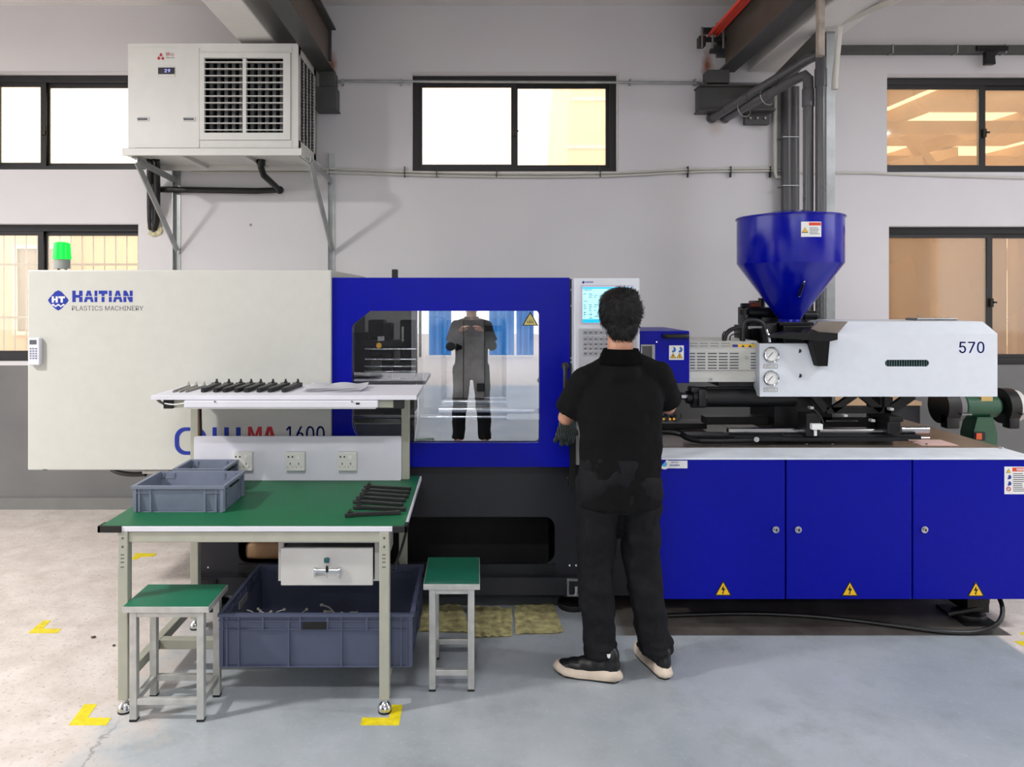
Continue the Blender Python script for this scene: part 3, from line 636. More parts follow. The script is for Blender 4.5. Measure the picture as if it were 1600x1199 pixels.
def ring(x0,x1,y0,y1,t,r):
    return MB().plate(rrect(X(x0,WD),X(x1,WD),Z(y1,WD),Z(y0,WD),r,8),[rrect(X(x0+t,WD),X(x1-t,WD),Z(y1-t*.8,WD),Z(y0+t*.8,WD),r*.72,8)],WD-.0008,WD)
q=ring(273,322.5,668,711,7,.055)
for a,b in ((332,338.6),(350.3,357.5),(368.8,376)): q.pbox(a,b,668,711,WD-.0008,WD)
q.build('lettering',M_bprint,g)
for px in (70,300,500): MB().pbox(px-3,px+3,733.5,735.5,WD-.0005,WD+.01).build('hem_clip',M_gprint,g)
# frame of the opening part
bx0,bx1=X(519,DG),X(890,DG)
zt_=Z(434,DG); zb_=Z(730,DG)
def pp(pts,D): return [(X(a,D),Z(b,D)) for a,b in pts]
hole=pp([(578,486),(839,486),(842,487.5),(843.5,491),(843.5,688),(842,691.5),(839,693),(572,693),(563,689),(553,675),(550.5,668),(549.5,660),(549.5,512),(551,507)],DG)
door=MB().plate([(bx0,zb_),(bx1,zb_),(bx1,zt_),(bx0,zt_)],[hole],DG,DG+.03)
door.box(bx0,bx1,DG+.03,DG+.06,zt_-.02,zt_); door.box(bx0,bx1,DG+.03,DG+.06,zb_,zb_+.02)
door=door.build('safety_door',M_blue,mc)
MB().plate([(X(a,DG+.012),Z(b,DG+.012)) for a,b in ((546,483),(847,483),(847,696),(546,696))],[],DG+.034,DG+.040).build('window_pane',glass('machine_window',(0.93,0.94,0.95),0.21,0.0),door)
wt=MB(); wy=MB(); wt.pprism([(828.5,487),(841,509),(816,509)],DG+.030,DG+.033); wy.pprism([(828.5,490),(838.5,507.8),(818.5,507.8)],DG+.029,DG+.030)
for dx in (-4,-1.3,1.3,4): wt.pprism([(828.5+dx-.8,505),(828.5+dx,496+abs(dx)),(828.5+dx+.8,505)],DG+.028,DG+.029)
wt.build('warning_triangle',M_bkprint,door); wy.build('warning_triangle_fill',mat('pale_yellow_print',(205,190,110),.5),door)
# door handle: black D bar
h=MB(); h.tube([P(883,572,DG),P(883,572,DG-.055),P(883,578,DG-.062),P(883,650,DG-.062),P(883,656,DG-.055),P(883,656,DG)],.011,10); h.cyl(P(883,572,DG),P(883,572,DG-.008),.02); h.cyl(P(883,656,DG),P(883,656,DG-.008),.02)
h.build('door_handle',M_black,door,True)
MB().pbox(889,899,436,760,DG+.005,DG+.06).build('black_post',M_black,mc)
for py in (453,478,560,566): MB().cyl(P(893,py,DG+.005),P(893,py,DG-.002),.006,n=8).build('post_screw',M_steel,mc)
# interior
M_inn=mat('inner_grey',(172,172,168),.5,0,.06)
m=MB(); m.box(bx0,bx1+.05,4.98,5.0,zb_,zt_-.06); m.build('rear_guard',M_inn,mc)
MB().box(bx0,bx1,4.9,5.0,zt_-.06,zt_-.01).build('top_rail',M_inn,mc)
MB().box(bx0,bx1,4.30,4.34,zt_-.17,zt_-.13).build('inner_rail',M_whiteb,mc)
MB().box(bx0,bx1,3.9,5.0,zb_-.02,zb_+.02).build('machine_bed',M_blackm,mc)
MB().box(X(655,4.75),bx1+.03,4.35,4.9,zb_+.02,Z(622,4.4)).build('bed_block',M_dark,mc)
MB().box(bx1+.04,bx1+.07,3.9,5.0,zb_,zt_-.06).build('side_plate',M_inn,mc)
MB().box(bx0-.02,bx0,3.88,5.0,zb_,zt_-.02).build('side_plate',M_navy,mc)
m=MB().box(X(698,4.15),X(724,4.15),4.15,4.65,Z(623,4.15),Z(500,4.15),.004); mo=m.build('mould_half',M_mould,mc)
MB().box(X(724.6,4.15),X(757,4.15),4.15,4.65,Z(623,4.15),Z(500,4.15),.004).build('mould_half',M_mould,mc)
MB().box(X(757,4.2),X(784,4.2),4.2,4.75,Z(640,4.2),Z(497,4.2),.004).build('mould_plate',M_inn,mc)
MB().box(X(790,4.2),X(850,4.2),4.05,4.85,Z(650,4.2),Z(480,4.2),.01).build('fixed_platen',M_whiteb,mc)
MB().box(X(660,4.2),X(690,4.2),4.2,4.75,Z(640,4.2),Z(497,4.2),.01).build('moving_platen',M_inn,mc)
m=MB(); m.cyl(P(704,543,4.15),P(704,543,4.09),.03,n=8); m.cyl(P(713,543,4.13),P(722,543,4.13),.022,.008,n=10); m.build('eye_coupling',M_black,mo)
for (a,b,c,d) in ((757,784,510,518),(745,757,600,612)): MB().pbox(a,b,c,d,4.12,4.2,.003).build('mould_clamp',M_black,mc)
for z_,r,a,b in ((652,.016,550,848),(641,.034,686,848),(628,.014,690,830),(622,.009,757,800)):
    MB().cyl(P(a,z_,4.08),P(b,z_,4.08),r,n=20).build('tie_bar',M_chrome,mc,True)
for z_,r in ((546,.007),(562,.007),(581,.006),(573,.006)):
    MB().cyl(P(570,z_,4.1),P(650,z_,4.1),r,n=12).build('guide_rod',M_chrome,mc,True)
for (a,b,c,d,D) in ((548,575,520,600,4.3),(575,600,500,560,4.35),(596,612,505,615,4.2),(560,630,532,544,4.15),(625,648,500,600,4.4),(610,650,568,590,4.25),(548,650,596,604,4.1),(552,640,640,700,4.5)):
    MB().pbox(a,b,c,d,D,D+.12,.008).build('toggle_link',M_blackm,mc)
MB().cyl(P(592,540,4.13),P(592,540,4.10),.016,n=8).build('brass_fitting',mat('brass',(200,150,60),.3,1),mc)
MB().pbox(590,600,526,533,4.12,4.14).build('tag_plate',M_sticker,mc)
m=MB(); m.tube([P(650,600,4.0),P(655,640,3.98),P(648,690,3.97)],.004,6,2); m.build('inner_cable',M_sticker,mc,True)
# bits on the top edge
MB().pbox(612,621,421,436,4.4,4.44,.004).build('top_stop',M_black,mc)
lm=MB().cyl(P(97,420,3.98),P(97,404,3.98),.040).build('lamp_base',mat('lamp_base_grey',(150,152,150),.5),mc,True)
l2=MB().lathe([(.001,.094),(.030,.093),(.040,.086),(.046,.0),(.001,.0)],P(97,405.5,3.98),24).build('signal_lamp_lens',mat('green_lens',(0,225,60),.25,0,.02,emit=1.1),mc,True)
l2['label']='lit green signal lamp lens'
for dx in (-.02,.02): MB().cyl(P(97,425,3.98)+Vector((dx,0,0)),P(97,419,3.98)+Vector((dx,0,0)),.008,n=8).build('lamp_stem',M_steel,mc)
# lower frame
DL=3.93
fx0,fx1=X(305,DL),X(1045,DL); fz1=zb_; fz0=Z(931,DL)
hl=rrect(X(372,DL),X(867,DL),Z(881,DL),Z(808,DL),.055,6)
MB().plate([(fx0,fz0),(fx1,fz0),(fx1,fz1),(fx0,fz1)],[hl],DL,DL+.02).build('base_panel',M_navy,mc)
m=MB(); m.box(fx0,fx0+.02,DL,4.95,fz0,fz1); m.box(fx0,fx1,4.93,4.95,fz0,fz1); m.box(fx1-.02,fx1,DL+.02,4.95,fz0,fz1); m.box(fx0,fx1,DL+.02,4.95,fz0,fz0+.02); m.build('base_shell',M_navy,mc)
MB().box(X(372,DL),X(867,DL),DL+.35,DL+.37,fz0+.02,Z(800,DL)).build('chute_back',M_dark,mc)
MB().pbox(372,868,882,902,DL-.012,DL+.0).build('chute_lip',M_blackm,mc)
MB().pbox(300,912,903,930,DL-.045,DL).build('base_rail',M_navy,mc)
MB().pbox(312,338,906,914,DL-.055,DL-.045,.003).build('rail_bracket',M_blackm,mc)
m=MB(); m.box(X(379,DL),X(445,DL),DL+.03,DL+.33,Z(879,DL),Z(852,DL),.025,4); m.build('chute_tray',mat('tan_chute_liner',(150,116,84),.6,0,.15),mc,True)
m=MB(); m.box(X(445,DL),X(470,DL),DL+.1,DL+.33,Z(879,DL),Z(850,DL),.004); m.build('chute_block',mat('brown_block',(120,64,40),.6),mc)
for (px,py) in ((325,887),(888,747),(897,747),(890,884),(900,884)): MB().cyl(P(px,py,DL),P(px,py,DL-.004),.005,n=8).build('panel_rivet',M_chrome,mc)
def levelling_foot(x,y,ztop,label=None):
    m=MB(); m.lathe([(.001,0),(.078,0),(.082,.012),(.078,.03),(.05,.042),(.03,.06),(.001,.062)],(x,y,0),24); m.cyl((x,y,.05),(x,y,ztop),.016,n=10); m.cyl((x,y,.062),(x,y,.078),.03,n=6); m.box(x-.05,x+.05,y-.05,y+.05,ztop-.02,ztop)
    return m.build('levelling_foot',M_black,mc,True)
for (x,y) in ((X(897,3.93),4.0),(X(330,3.95),4.0),(X(897,3.93),4.85),(X(330,3.95),4.85)): levelling_foot(x,y,fz0+.005)
m=MB(); m.plate([(X(886,3.87),Z(932,3.87)),(X(914,3.87),Z(932,3.87)),(X(914,3.87),Z(905,3.87)),(X(886,3.87),Z(905,3.87))],[[(X(889,3.87),Z(930,3.87)),(X(911,3.87),Z(930,3.87)),(X(911,3.87),Z(908,3.87)),(X(889,3.87),Z(908,3.87))]],3.865,3.885); m.build('foot_pocket',M_steel,mc)
MB().cyl(P(900,930,3.87),P(900,916,3.87),.010,n=8).build('foot_bolt',M_chrome,mc)
# control cabinet
DC=3.70
cx0,cx1=X(1029,DC),X(1623,DC); cz0,cz1=Z(937,DC),Z(716,DC)
MB().box(cx0,cx1,DC+.022,4.88,cz0+.004,cz1-.004,.003).build('cabinet_body',M_blue,mc)
for k,(a,b,lx,tx) in enumerate(((1030.5,1226.3,1211,1130),(1229,1424.5,1246,1328),(1427,1622,1443,1525))):
    d=MB().box(X(a,DC),X(b,DC),DC,DC+.02,cz0,cz1-.008,.004).build('cabinet_door',M_blue,mc)
    c=P(lx,827,DC); q=MB(); q.cyl(c,c-Vector((0,.012,0)),.017,n=20); q.cyl(c-Vector((0,.012,0)),c-Vector((0,.02,0)),.010,n=12); q.build('door_lock',M_chrome,d,True)
    MB().box(c.x-.004,c.x+.004,DC-.0215,DC-.02,c.z-.006,c.z+.006).build('key_slot',M_bkprint,d)
    bk=MB(); yy=MB(); sticker_tri(bk,yy,tx,931.3-0.3*k+k*.9,26.5,24,DC); bk.build('warning_triangle',M_bkprint,d); yy.build('warning_triangle_fill',M_yprint,d)
    if k==0:
        s=MB(); s.box(X(1040,DC),X(1074,DC),DC-.001,DC,Z(732,DC),Z(720,DC),.0); s.cyl(P(1038,725.5,DC),P(1038,725.5,DC-.001),.026,n=24); s.build('round_ended_sticker',M_sticker,d)
        s=MB(); s.cyl(P(1038,725.5,DC-.001),P(1038,725.5,DC-.0016),.013,n=20); s.build('sticker_emblem',mat('sky_print',(70,170,215),.4),d)
        s=MB(); s.ptext('HAITIAN',1049,1060,721.8,724,DC-.001); s.ptext('ONLINE SERVICE',1046,1062,726,728.5,DC-.001,.02); s.build('sticker_text',M_bprint,d)
    if k==2:
        s=MB(); s.pbox(1569.5,1606,729.5,772.5,DC-.001,DC); s.build('warning_sticker',M_sticker,d)
        MB().pbox(1582,1605,731,737,DC-.0016,DC-.001).build('sticker_band',mat('orange_red_print',(214,66,40),.5),d)
        MB().ptext('WARNING',1588,1604,732,736,DC-.0016,.02).build('sticker_text',M_sticker,d)
        s=MB()
        for r in range(10): s.pbox(1583,1583+random.uniform(14,21),740+r*3,741.2+r*3,DC-.0014,DC-.001)
        s.build('sticker_lines',M_gprint,d)
        b2=MB(); y2=MB(); sticker_tri(b2,y2,1576,739,7,6,DC-.001,False); b2.build('small_triangle',M_bkprint,d); y2.build('small_triangle_fill',M_yprint,d)
        s=MB(); [s.cyl(P(1576,py,DC-.001),P(1576,py,DC-.002),.0115,n=18) for py in (745.5,755.5)]; s.build('blue_pictogram',M_bprint,d)
        s=MB(); s.lathe([(.008,-.0005),(.0115,-.0005),(.0115,.0005),(.008,.0005)],P(1576,764.5,DC-.0015),18,(0,-1,0)); s.bar(P(1573.5,762,DC-.0016),P(1578.5,767,DC-.0016),.001,.002); s.build('prohibition_pictogram',M_red,d)
# deck
M_deck=mat('deck_metal',(132,122,112),.26,.55,.14,.15,5)
MB().box(cx0,cx1,DC-.004,3.95,cz1-.008,cz1+.001,.002).build('deck_rim',M_galv if False else mat('worn_white_rim',(222,228,236),.4,.0,.08,.2,9),mc)
for i,(a,b) in enumerate(((.74,1.55),(1.553,2.25),(2.253,cx1))):
    MB().box(a,b,3.952,4.88,cz1-.008,cz1+.002,.0015).build('deck_plate',M_deck,mc)
for px in (1130,1260,1300,1448): MB().ball(P(px,694,4.0),(.009,.009,.004),8).build('deck_bolt',M_chrome,mc,True)
MB().ball(P(1564,699.5,3.93),(.012,.012,.006),8).build('deck_bolt',M_chrome,mc,True)
q=MB(); q.box(2.42,2.62,4.0,4.16,cz1+.002,cz1+.0035); q.build('deck_label',mat('pink_label',(228,190,184),.5),mc)
for (x,y) in ((X(1517,3.85)+.0,3.87),(2.6,4.7),(1.2,4.7)): levelling_foot(x,y,cz0+.01)
m=MB(); m.box(X(1490,3.85),X(1541,3.85),3.76,4.0,.0,.012); m.box(X(1502,3.85),X(1536,3.85),3.8,3.96,.05,.14,.006); m.build('foot_plate',M_blackm,mc)
# purge guard
DP=4.05
pg=MB().box(X(985,DP),X(1077.5,DP),DP,DP+.55,Z(599,DP),Z(517.5,DP),.005).build('purge_guard',M_blue,mc)
q=MB().plate(pp([(1001,538.5),(1023,538.5),(1023,575),(1001,575)],DP),[pp([(1003,541),(1018.5,541),(1018.5,573),(1003,573)],DP)],DP-.006,DP).build('sight_frame',M_steel,pg)
MB().pbox(1003,1018.5,541,573,DP-.002,DP).build('sight_pane',mat('smoked_pane',(40,42,40),.15),pg)
m=MB(); m.tube([P(1039,525.5,DP),P(1039,525.5,DP-.03),P(1042,525.5,DP-.035),P(1071,525.5,DP-.035),P(1074,525.5,DP-.03),P(1074,525.5,DP)],.012,10); m.box(X(1035,DP),X(1076,DP),DP-.012,DP,Z(529,DP),Z(522,DP),.003); m.build('guard_handle',M_black,pg,True)
MB().pbox(1045.5,1068.5,540,562.5,DP-.001,DP).build('safety_sticker',M_sticker,pg)
q=MB(); [q.cyl(P(px,546.5,DP-.001),P(px,546.5,DP-.0018),.0155,n=20) for px in (1051.7,1062)]; q.build('blue_pictogram',mat('azure_print',(20,100,190),.4),pg)
q=MB(); q.pprism([(1050.8,544),(1052.5,544),(1053,546.5),(1052,549),(1050.8,547)],DP-.0024,DP-.0018); q.pprism([(1060,545.5),(1063.5,544.8),(1064,547),(1061.5,548)],DP-.0024,DP-.0018); q.build('pictogram_symbol',M_sticker,pg)
b2=MB(); y2=MB(); sticker_tri(b2,y2,1051.7,560,10,8.2,DP-.001,True); sticker_tri(b2,y2,1062,560,10,8.2,DP-.001,True); b2.build('warning_triangle',M_bkprint,pg); y2.build('warning_triangle_fill',M_yprint,pg)
MB().cyl(P(1026,534.5,DP),P(1026,534.5,DP-.004),.004,n=8).build('guard_screw',M_chrome,pg)
# barrel cover
DB=4.12
m=MB(); x0,x1=X(1077,DB),X(1190,DB); zz=[Z(597,DB),Z(590,DB),Z(579,DB),Z(545,DB),Z(534,DB)]
prof=[(DB,zz[0]),(DB,zz[1]),(DB+.012,zz[2]),(DB,zz[2]+.002),(DB,zz[3]),(DB+.07,zz[4]),(DB+.45,zz[4]),(DB+.45,zz[0])]
b=bmesh.new(); a=[b.verts.new((x0,y,z)) for y,z in prof]; c=[b.verts.new((x1,y,z)) for y,z in prof]; b.faces.new(a); b.faces.new(c[::-1])
for i in range(len(prof)): b.faces.new((a[i],c[i],c[(i+1)%len(prof)],a[(i+1)%len(prof)]))
bmesh.ops.recalc_face_normals(b,faces=b.faces); m._add(b); bc=m.build('barrel_cover',M_white,mc)
sl=None
def slot(px0,px1,py,D,sub=bc):
    global sl
    if sl is None:
        sl=MB().box(-.5,.5,-.001,.001,-.0035,.0035).build('vent_slot',M_gprint,sub); s=sl
    else: s=sl.copy(); COL.objects.link(s)
    p=P((px0+px1)/2,py,D); s.location=p-WPOS[mc]; s.scale=(X(px1,D)-X(px0,D),1,1)
# slots are thin dark strips at the sheet surface, coloured like recess shade
sl=MB().box(-.5,.5,-.001,.001,-.0035,.0035).build('vent_slot',M_gprint,None); sl.parent=bc; first=True
def slot2(px0,px1,py,D):
    global first
    s=sl if first else sl.copy()
    if not first: COL.objects.link(s)
    first=False
    p=P((px0+px1)/2,py,D); s.location=p-WPOS[mc]; s.scale=(X(px1,D)-X(px0,D),1,1)
for py in (552.5,557.5,562,566.5,571,575.5):
    for (a_,b_) in ((1078,1086),(1089,1102),(1106,1120),(1123,1137),(1140,1154),(1173,1186)): slot2(a_,b_,py,DB)
for py,dd in ((537.5,.045),(541.5,.022)):
    for (a_,b_) in ((1078,1090),(1093,1106),(1110,1123),(1127,1140)): slot2(a_,b_,py,DB+dd)
for px in (1111,1180): MB().cyl(P(px,593,DB),P(px,593,DB-.006),.008,n=10).build('cover_knob',M_steel,bc)
MB().cyl(P(1167,559,DB),P(1167,559,DB-.006),.009,n=12).build('cover_latch',M_steel,bc)
dd=.028
q=MB(); q.pbox(1143,1186,538.3,544.5,DB+dd-.014,DB+dd-.013); q.build('warning_strip',M_yprint,bc)
q=MB(); q.pbox(1144.5,1153,538.6,544.2,DB+dd-.0145,DB+dd-.014); q.build('warning_strip_sign',M_bprint,bc)
q=MB(); [q.pprism([(px,539),(px+4,544),(px-4,544)],DB+dd-.0145,DB+dd-.014) for px in (1161,1172,1182)]; q.build('warning_strip_triangle',M_bkprint,bc)
# injection cover 570
DI=4.06
outer=pp([(1187,620),(1558.5,620),(1558.5,521.5),(1307,521.5),(1293,537),(1187,537)],DI)
m=MB().plate(outer,[pp([(1386,573),(1383,570),(1383,565.5),(1386,562.5),(1449,562.5),(1452,565.5),(1452,570),(1449,573)],DI)],DI,DI+.012)
x0,x1=X(1187,DI),X(1558.5,DI); xs_=X(1307,DI); z0,z1=Z(620,DI),Z(521.5,DI); zt=Z(502.5,DI+.09); zl=Z(537,DI)
m.box(x0,x0+.01,DI+.012,DI+.6,z0,zl); m.box(x1-.01,x1,DI+.012,DI+.6,z0,z1); m.box(x0,x1,DI+.59,DI+.6,z0,zl); m.box(xs_,x1,DI+.59,DI+.6,zl,z1)
b=bmesh.new()
vs=[b.verts.new(v) for v in ((xs_,DI,z1),(x1,DI,z1),(x1-.02,DI+.09,zt),(xs_+.10,DI+.09,zt),(x1-.02,DI+.5,zt),(xs_+.10,DI+.5,zt),(x1,DI+.6,z1),(xs_,DI+.6,z1))]
for f in ((0,1,2,3),(3,2,4,5),(5,4,6,7),(1,6,4,2),(0,3,5,7)): b.faces.new([vs[k] for k in f])
m._add(b)
ic=m.build('injection_cover',M_whiteb,mc)
MB().ptext('570',1498.5,1537.6,534,552,DI).ptext('570',1499.1,1538.2,534.2,551.8,DI).build('lettering',M_bprint,ic)
MB().pbox(1380,1455,560,575,DI+.03,DI+.035).build('grille_back',M_dark,ic)
for i in range(17): MB().pbox(1385+i*3.9,1386.4+i*3.9,562.5,573,DI+.006,DI+.02).build('grille_bar',mat('grille_teal',(70,92,92),.4),ic)
for (px,py) in ((1249,548.5),(1249.5,587.2)): MB().cyl(P(px,py,DI),P(px,py,DI-.001),.0115,n=20).build('dark_hole_disc',M_bkprint,ic)  # black discs stand in for the dark inside two open holes
for py in (554.5,591):
    c=P(1204,py,DI)
    gg=MB().lathe([(.036,.0),(.043,.0),(.044,.016),(.040,.022),(.035,.020),(.034,.014),(.001,.014)],c,32,(0,-1,0)).build('pressure_gauge',M_chrome,mc,True)
    MB().cyl(c-Vector((0,.014,0)),c-Vector((0,.0150,0)),.033,n=28).build('gauge_dial',M_sticker,gg)
    q=MB(); q.bar(c+Vector((-.018,-.0165,-.014)),c+Vector((.006,-.0165,.014)),.002,.003,up=(0,1,0))
    q.build('gauge_needle',M_bkprint,gg)
    q=MB()
    for i in range(11):
        a=math.radians(-45+27*i); q.bar(c+Vector((.024*math.cos(a),-.0155,.024*math.sin(a))),c+Vector((.030*math.cos(a),-.0155,.030*math.sin(a))),.001,.0015,up=(0,1,0))
    q.build('gauge_tick',M_bkprint,gg)
    q=MB(); q.pbox(1193.5,1214.7,py+15.3,py+21.3,DI-.0008,DI); q.build('gauge_label_border',M_bkprint,ic)
    q=MB(); q.pbox(1194.2,1214,py+16,py+20.6,DI-.0014,DI-.0008); q.build('gauge_label',M_sticker,ic)
    q=MB(); q.ptext('PRESSURE',1196,1212,py+17,py+19.6,DI-.0014); q.build('gauge_lettering',M_gprint,ic)
# hopper shield, chute, bar
q=MB(); q.pprism([(1265,516),(1279,502.5),(1325,502.5),(1300,532),(1294,521)],DI-.004,DI+.008); q.build('hopper_shield',mat('taupe_steel',(150,140,132),.3,.6,.1),mc)
q=MB(); q.pprism([(1206,526),(1232,519),(1262,521),(1268,514),(1280,519),(1309,521),(1309,531),(1296,534),(1252,531),(1206,528)],DI-.07,DI+.02); q.build('swing_arm',M_blackm,mc)
b=bmesh.new(); T=[P(1267,529,3.99),P(1297,529,3.99),P(1297,529,3.99)+Vector((0,.10,0)),P(1267,529,3.99)+Vector((0,.10,0))]; Bm=[P(1280.5,573,3.99)+Vector((0,.02,0)),P(1296,573,3.99)+Vector((0,.02,0)),P(1296,573,3.99)+Vector((0,.08,0)),P(1280.5,573,3.99)+Vector((0,.08,0))]
ta=[b.verts.new(v) for v in T]; ba=[b.verts.new(v) for v in Bm]
for i in range(4): b.faces.new((ta[i],ta[(i+1)%4],ba[(i+1)%4],ba[i]))
bmesh.ops.solidify(b,geom=b.faces[:],thickness=.003); m=MB(); m._add(b); m.build('drain_chute',M_black,mc)
# hopper
DH=4.38; hx=X(1233.5,DH); R_=.297
zt=Z(342,DH); zc=Z(413,DH); zn=Z(499,DH)
hp=MB().lathe([(R_-.006,zt-.003),(R_+.008,zt-.003),(R_+.009,zt+.003),(R_+.004,zt+.008),(R_-.006,zt+.006)],(hx,DH,0),64).build('hopper_rim',M_blueg,mc,True)
hp=MB().lathe([(R_-.006,zt),(R_,zt),(R_,zc+.004),(R_-.004,zc-.002),(.062,zn),(.062,zn-.02),(.055,zn-.02),(.055,zn),(R_-.010,zc),(R_-.006,zt)],(hx,DH,0),64).build('hopper',M_blueg,mc,True)
MB().lathe([(.001,zt+.05),(.10,zt+.042),(.20,zt+.022),(R_,zt+.006)],(hx,DH,0),48).build('hopper_lid',M_blueg,hp,True)
m=MB(); m.box(hx-.10,hx+.10,DH-.10,DH+.10,zn-.035,zn-.015,.003); m.build('hopper_flange',M_blackm,hp)
m=MB(); m.box(hx-.085,hx+.085,DH-.12,DH+.1,Z(537,DH)-.03,zn-.035,.006); m.build('throat_block',M_blackm,mc)
# hopper sticker, wrapped on the barrel
def wrap(name,m_,a0,a1,z0,z1,r,par):
    b=bmesh.new(); n=8; A=[];B=[]
    for i in range(n+1):
        a=a0+(a1-a0)*i/n; A.append([b.verts.new((hx+rr*math.sin(a),DH-rr*math.cos(a),z)) for rr in (r,r-.002) for z in (z0,z1)])
    for p,q_ in zip(A,A[1:]): b.faces.new((p[0],q_[0],q_[1],p[1])); b.faces.new((p[2],p[3],q_[3],q_[2])); b.faces.new((p[1],q_[1],q_[3],p[3])); b.faces.new((p[0],p[2],q_[2],q_[0]))
    m=MB(); m._add(b); return m.build(name,m_,par)
wa,wb=.185,.60; wz1,wz0=Z(347.5,DH-.26),Z(371,DH-.26)
def ang(px): return math.asin(max(-1,min(1,(X(px,DH-.27)-hx)/R_)))
wa,wb=ang(1249),ang(1280)
wrap('warning_sticker',M_sticker,wa,wb,wz0,wz1,R_+.0015,hp)
wrap('sticker_band',mat('orange_red_print',(214,66,40),.5),ang(1260.5),ang(1279.4),Z(353.5,DH-.26),Z(348.8,DH-.26),R_+.0022,hp)
for k in range(5): wrap('sticker_line',M_gprint,ang(1261.5),ang(1261.5+random.uniform(11,17)),Z(357.5+k*2.3,DH-.26),Z(356.6+k*2.3,DH-.26),R_+.0020,hp)
for (ttt,cc,rr) in ((1.0,M_bkprint,.0022),(.78,M_yprint,.0029)):
    a=ang(1254.5); c=Vector((hx+(R_+rr)*math.sin(a),DH-(R_+rr)*math.cos(a),Z(360.5,DH-.26))); tx=Vector((math.cos(a),math.sin(a),0))
    b=bmesh.new(); s=.0155*ttt
    f=[b.verts.new(c+v) for v in (tx*s*1.1-Vector((0,0,s)),-tx*s*1.1-Vector((0,0,s)),Vector((0,0,s)))]; b.faces.new(f); m=MB(); m._add(b); m.build('warning_triangle',cc,hp)
# sight glass on the cone
def cone_pt(px,py):
    # cone surface point seen towards px,py
    for it in range(200):
        D=DH-.30+it*.0015; z=Z(py,D); r=.062+(R_-.066)*(z-zn)/(zc-zn); x=X(px,D)
        if r>0 and (x-hx)**2+(D-DH)**2<=r*r: return Vector((x,D,z))
    return P(px,py,DH-.15)
p0,p1=cone_pt(1254.5,443),cone_pt(1248.5,461)
m=MB(); m.cap(p0-Vector((0,.004,0)),.010,p1-Vector((0,.004,0)),.010); m.build('sight_glass',mat('sight_dark',(12,14,60),.1),hp,True)
for p in (p0.lerp(p1,-.15),p1.lerp(p0,-.12)): MB().ball(p-Vector((0,.008,0)),.006,8).build('sight_screw',M_chrome,hp,True)
# hydraulics behind and left of the hopper neck
m=MB()
for (a_,b_,c_,d_,D) in ((1163,1180,480,508,4.55),(1170,1200,485,540,4.55),(1190,1225,487,540,4.5),(1180,1196,470,490,4.6),(1157,1175,508,535,4.5),(1250,1262,486,520,4.5),(1198,1215,505,540,4.3)): m.pbox(a_,b_,c_,d_,D,D+.12,.008)
m.cyl(P(1166,489,4.52),P(1210,489,4.52),.035); m.cyl(P(1158,478,4.55),P(1185,478,4.55),.016); m.cyl(P(1190,466,4.6),P(1190,480,4.6),.02); m.cyl(P(1255,493,4.5),P(1272,493,4.5),.028); m.ball(P(1273,493,4.5),.028); m.cyl(P(1163,484,4.5),P(1163,492,4.5),.03); m.box(1.5,2.3,4.25,4.7,1.30,1.42,.01)
m.build('hydraulic_motor',M_blackm,mc,True)
MB().cyl(P(1172,477,4.53),P(1186,477,4.53),.018,n=10).build('copper_fitting',mat('copper_brown',(120,60,44),.4,.5),mc)
m=MB(); m.tube([P(1160,540,4.2),P(1160,512,4.2),P(1163,502,4.2),P(1172,500.5,4.2),P(1184,501,4.2),P(1192,506,4.2),P(1197,520,4.2),P(1197,540,4.2)],.016,10,2); m.build('hydraulic_hose',M_black,mc,True)
m=MB(); m.tube([P(1131,536,4.2),P(1134,522,4.2),P(1143,514,4.2),P(1160,511,4.2)],.012,10,2); m.build('hydraulic_hose',M_black,mc,True)
m=MB(); m.tube([P(1129,536,4.25),P(1129,519,4.25),P(1138,518,4.25)],.004,6,1); m.tube([P(1140,536,4.25),P(1141,523,4.25),P(1156,522.5,4.25)],.004,6,1); m.build('wire_loop',M_black,mc,True)
MB().cyl(P(1170,512,4.18),P(1190,512,4.18),.009,n=10).build('hose_fitting',M_chrome,mc,True)
m=MB(); m.tube([P(1197,515,4.16),P(1201,524,4.16),P(1203,536,4.12)],.007,8,1); m.build('braided_line',M_chrome,mc,True)
# injection cylinder and slides
DY=4.15
m=MB(); m.cyl(P(1101,621,DY),P(1240,621,DY),.052,n=24); m.cyl(P(1080,621,DY),P(1101,621,DY),.060,n=8); m.cyl(P(1072,621,DY),P(1081,621,DY),.036,n=16)
m.pbox(1092,1103,609,636,DY-.07,DY+.07,.004); m.pbox(1080,1094,606,614,DY-.06,DY+.02,.006)
m.cyl(P(1103,607.5,DY),P(1200,607.5,DY),.012); m.cyl(P(1103,633,DY),P(1200,633,DY),.012); m.pbox(1123,1190,597,604,DY,DY+.3)
m.build('injection_cylinder',M_blackm,mc,True)
MB().cyl(P(1040,619.5,DY),P(1081,619.5,DY),.021,n=18).build('piston_rod',M_chrome,mc,True)
m=MB()
m.pbox(1210,1268,621,680,4.22,4.6,.006)      # carriage
m.pbox(1260,1282,648,682,3.99,4.1,.004); m.pbox(1387,1408,660,678,3.99,4.1,.004); m.pbox(1390,1412,652,660,4.0,4.12,.003)
m.pbox(1225,1440,680.5,687,4.02,4.1,.004); m.pbox(1103,1260,652,664,4.3,4.4,.004); m.pbox(1136,1240,680.5,687,4.04,4.12); m.pbox(1075,1140,680,688,4.05,4.15,.004)
m.pbox(1283,1390,652,668,4.3,4.5); m.pbox(1268,1300,621,660,4.3,4.4); m.pbox(1375,1395,621,676,4.25,4.4)
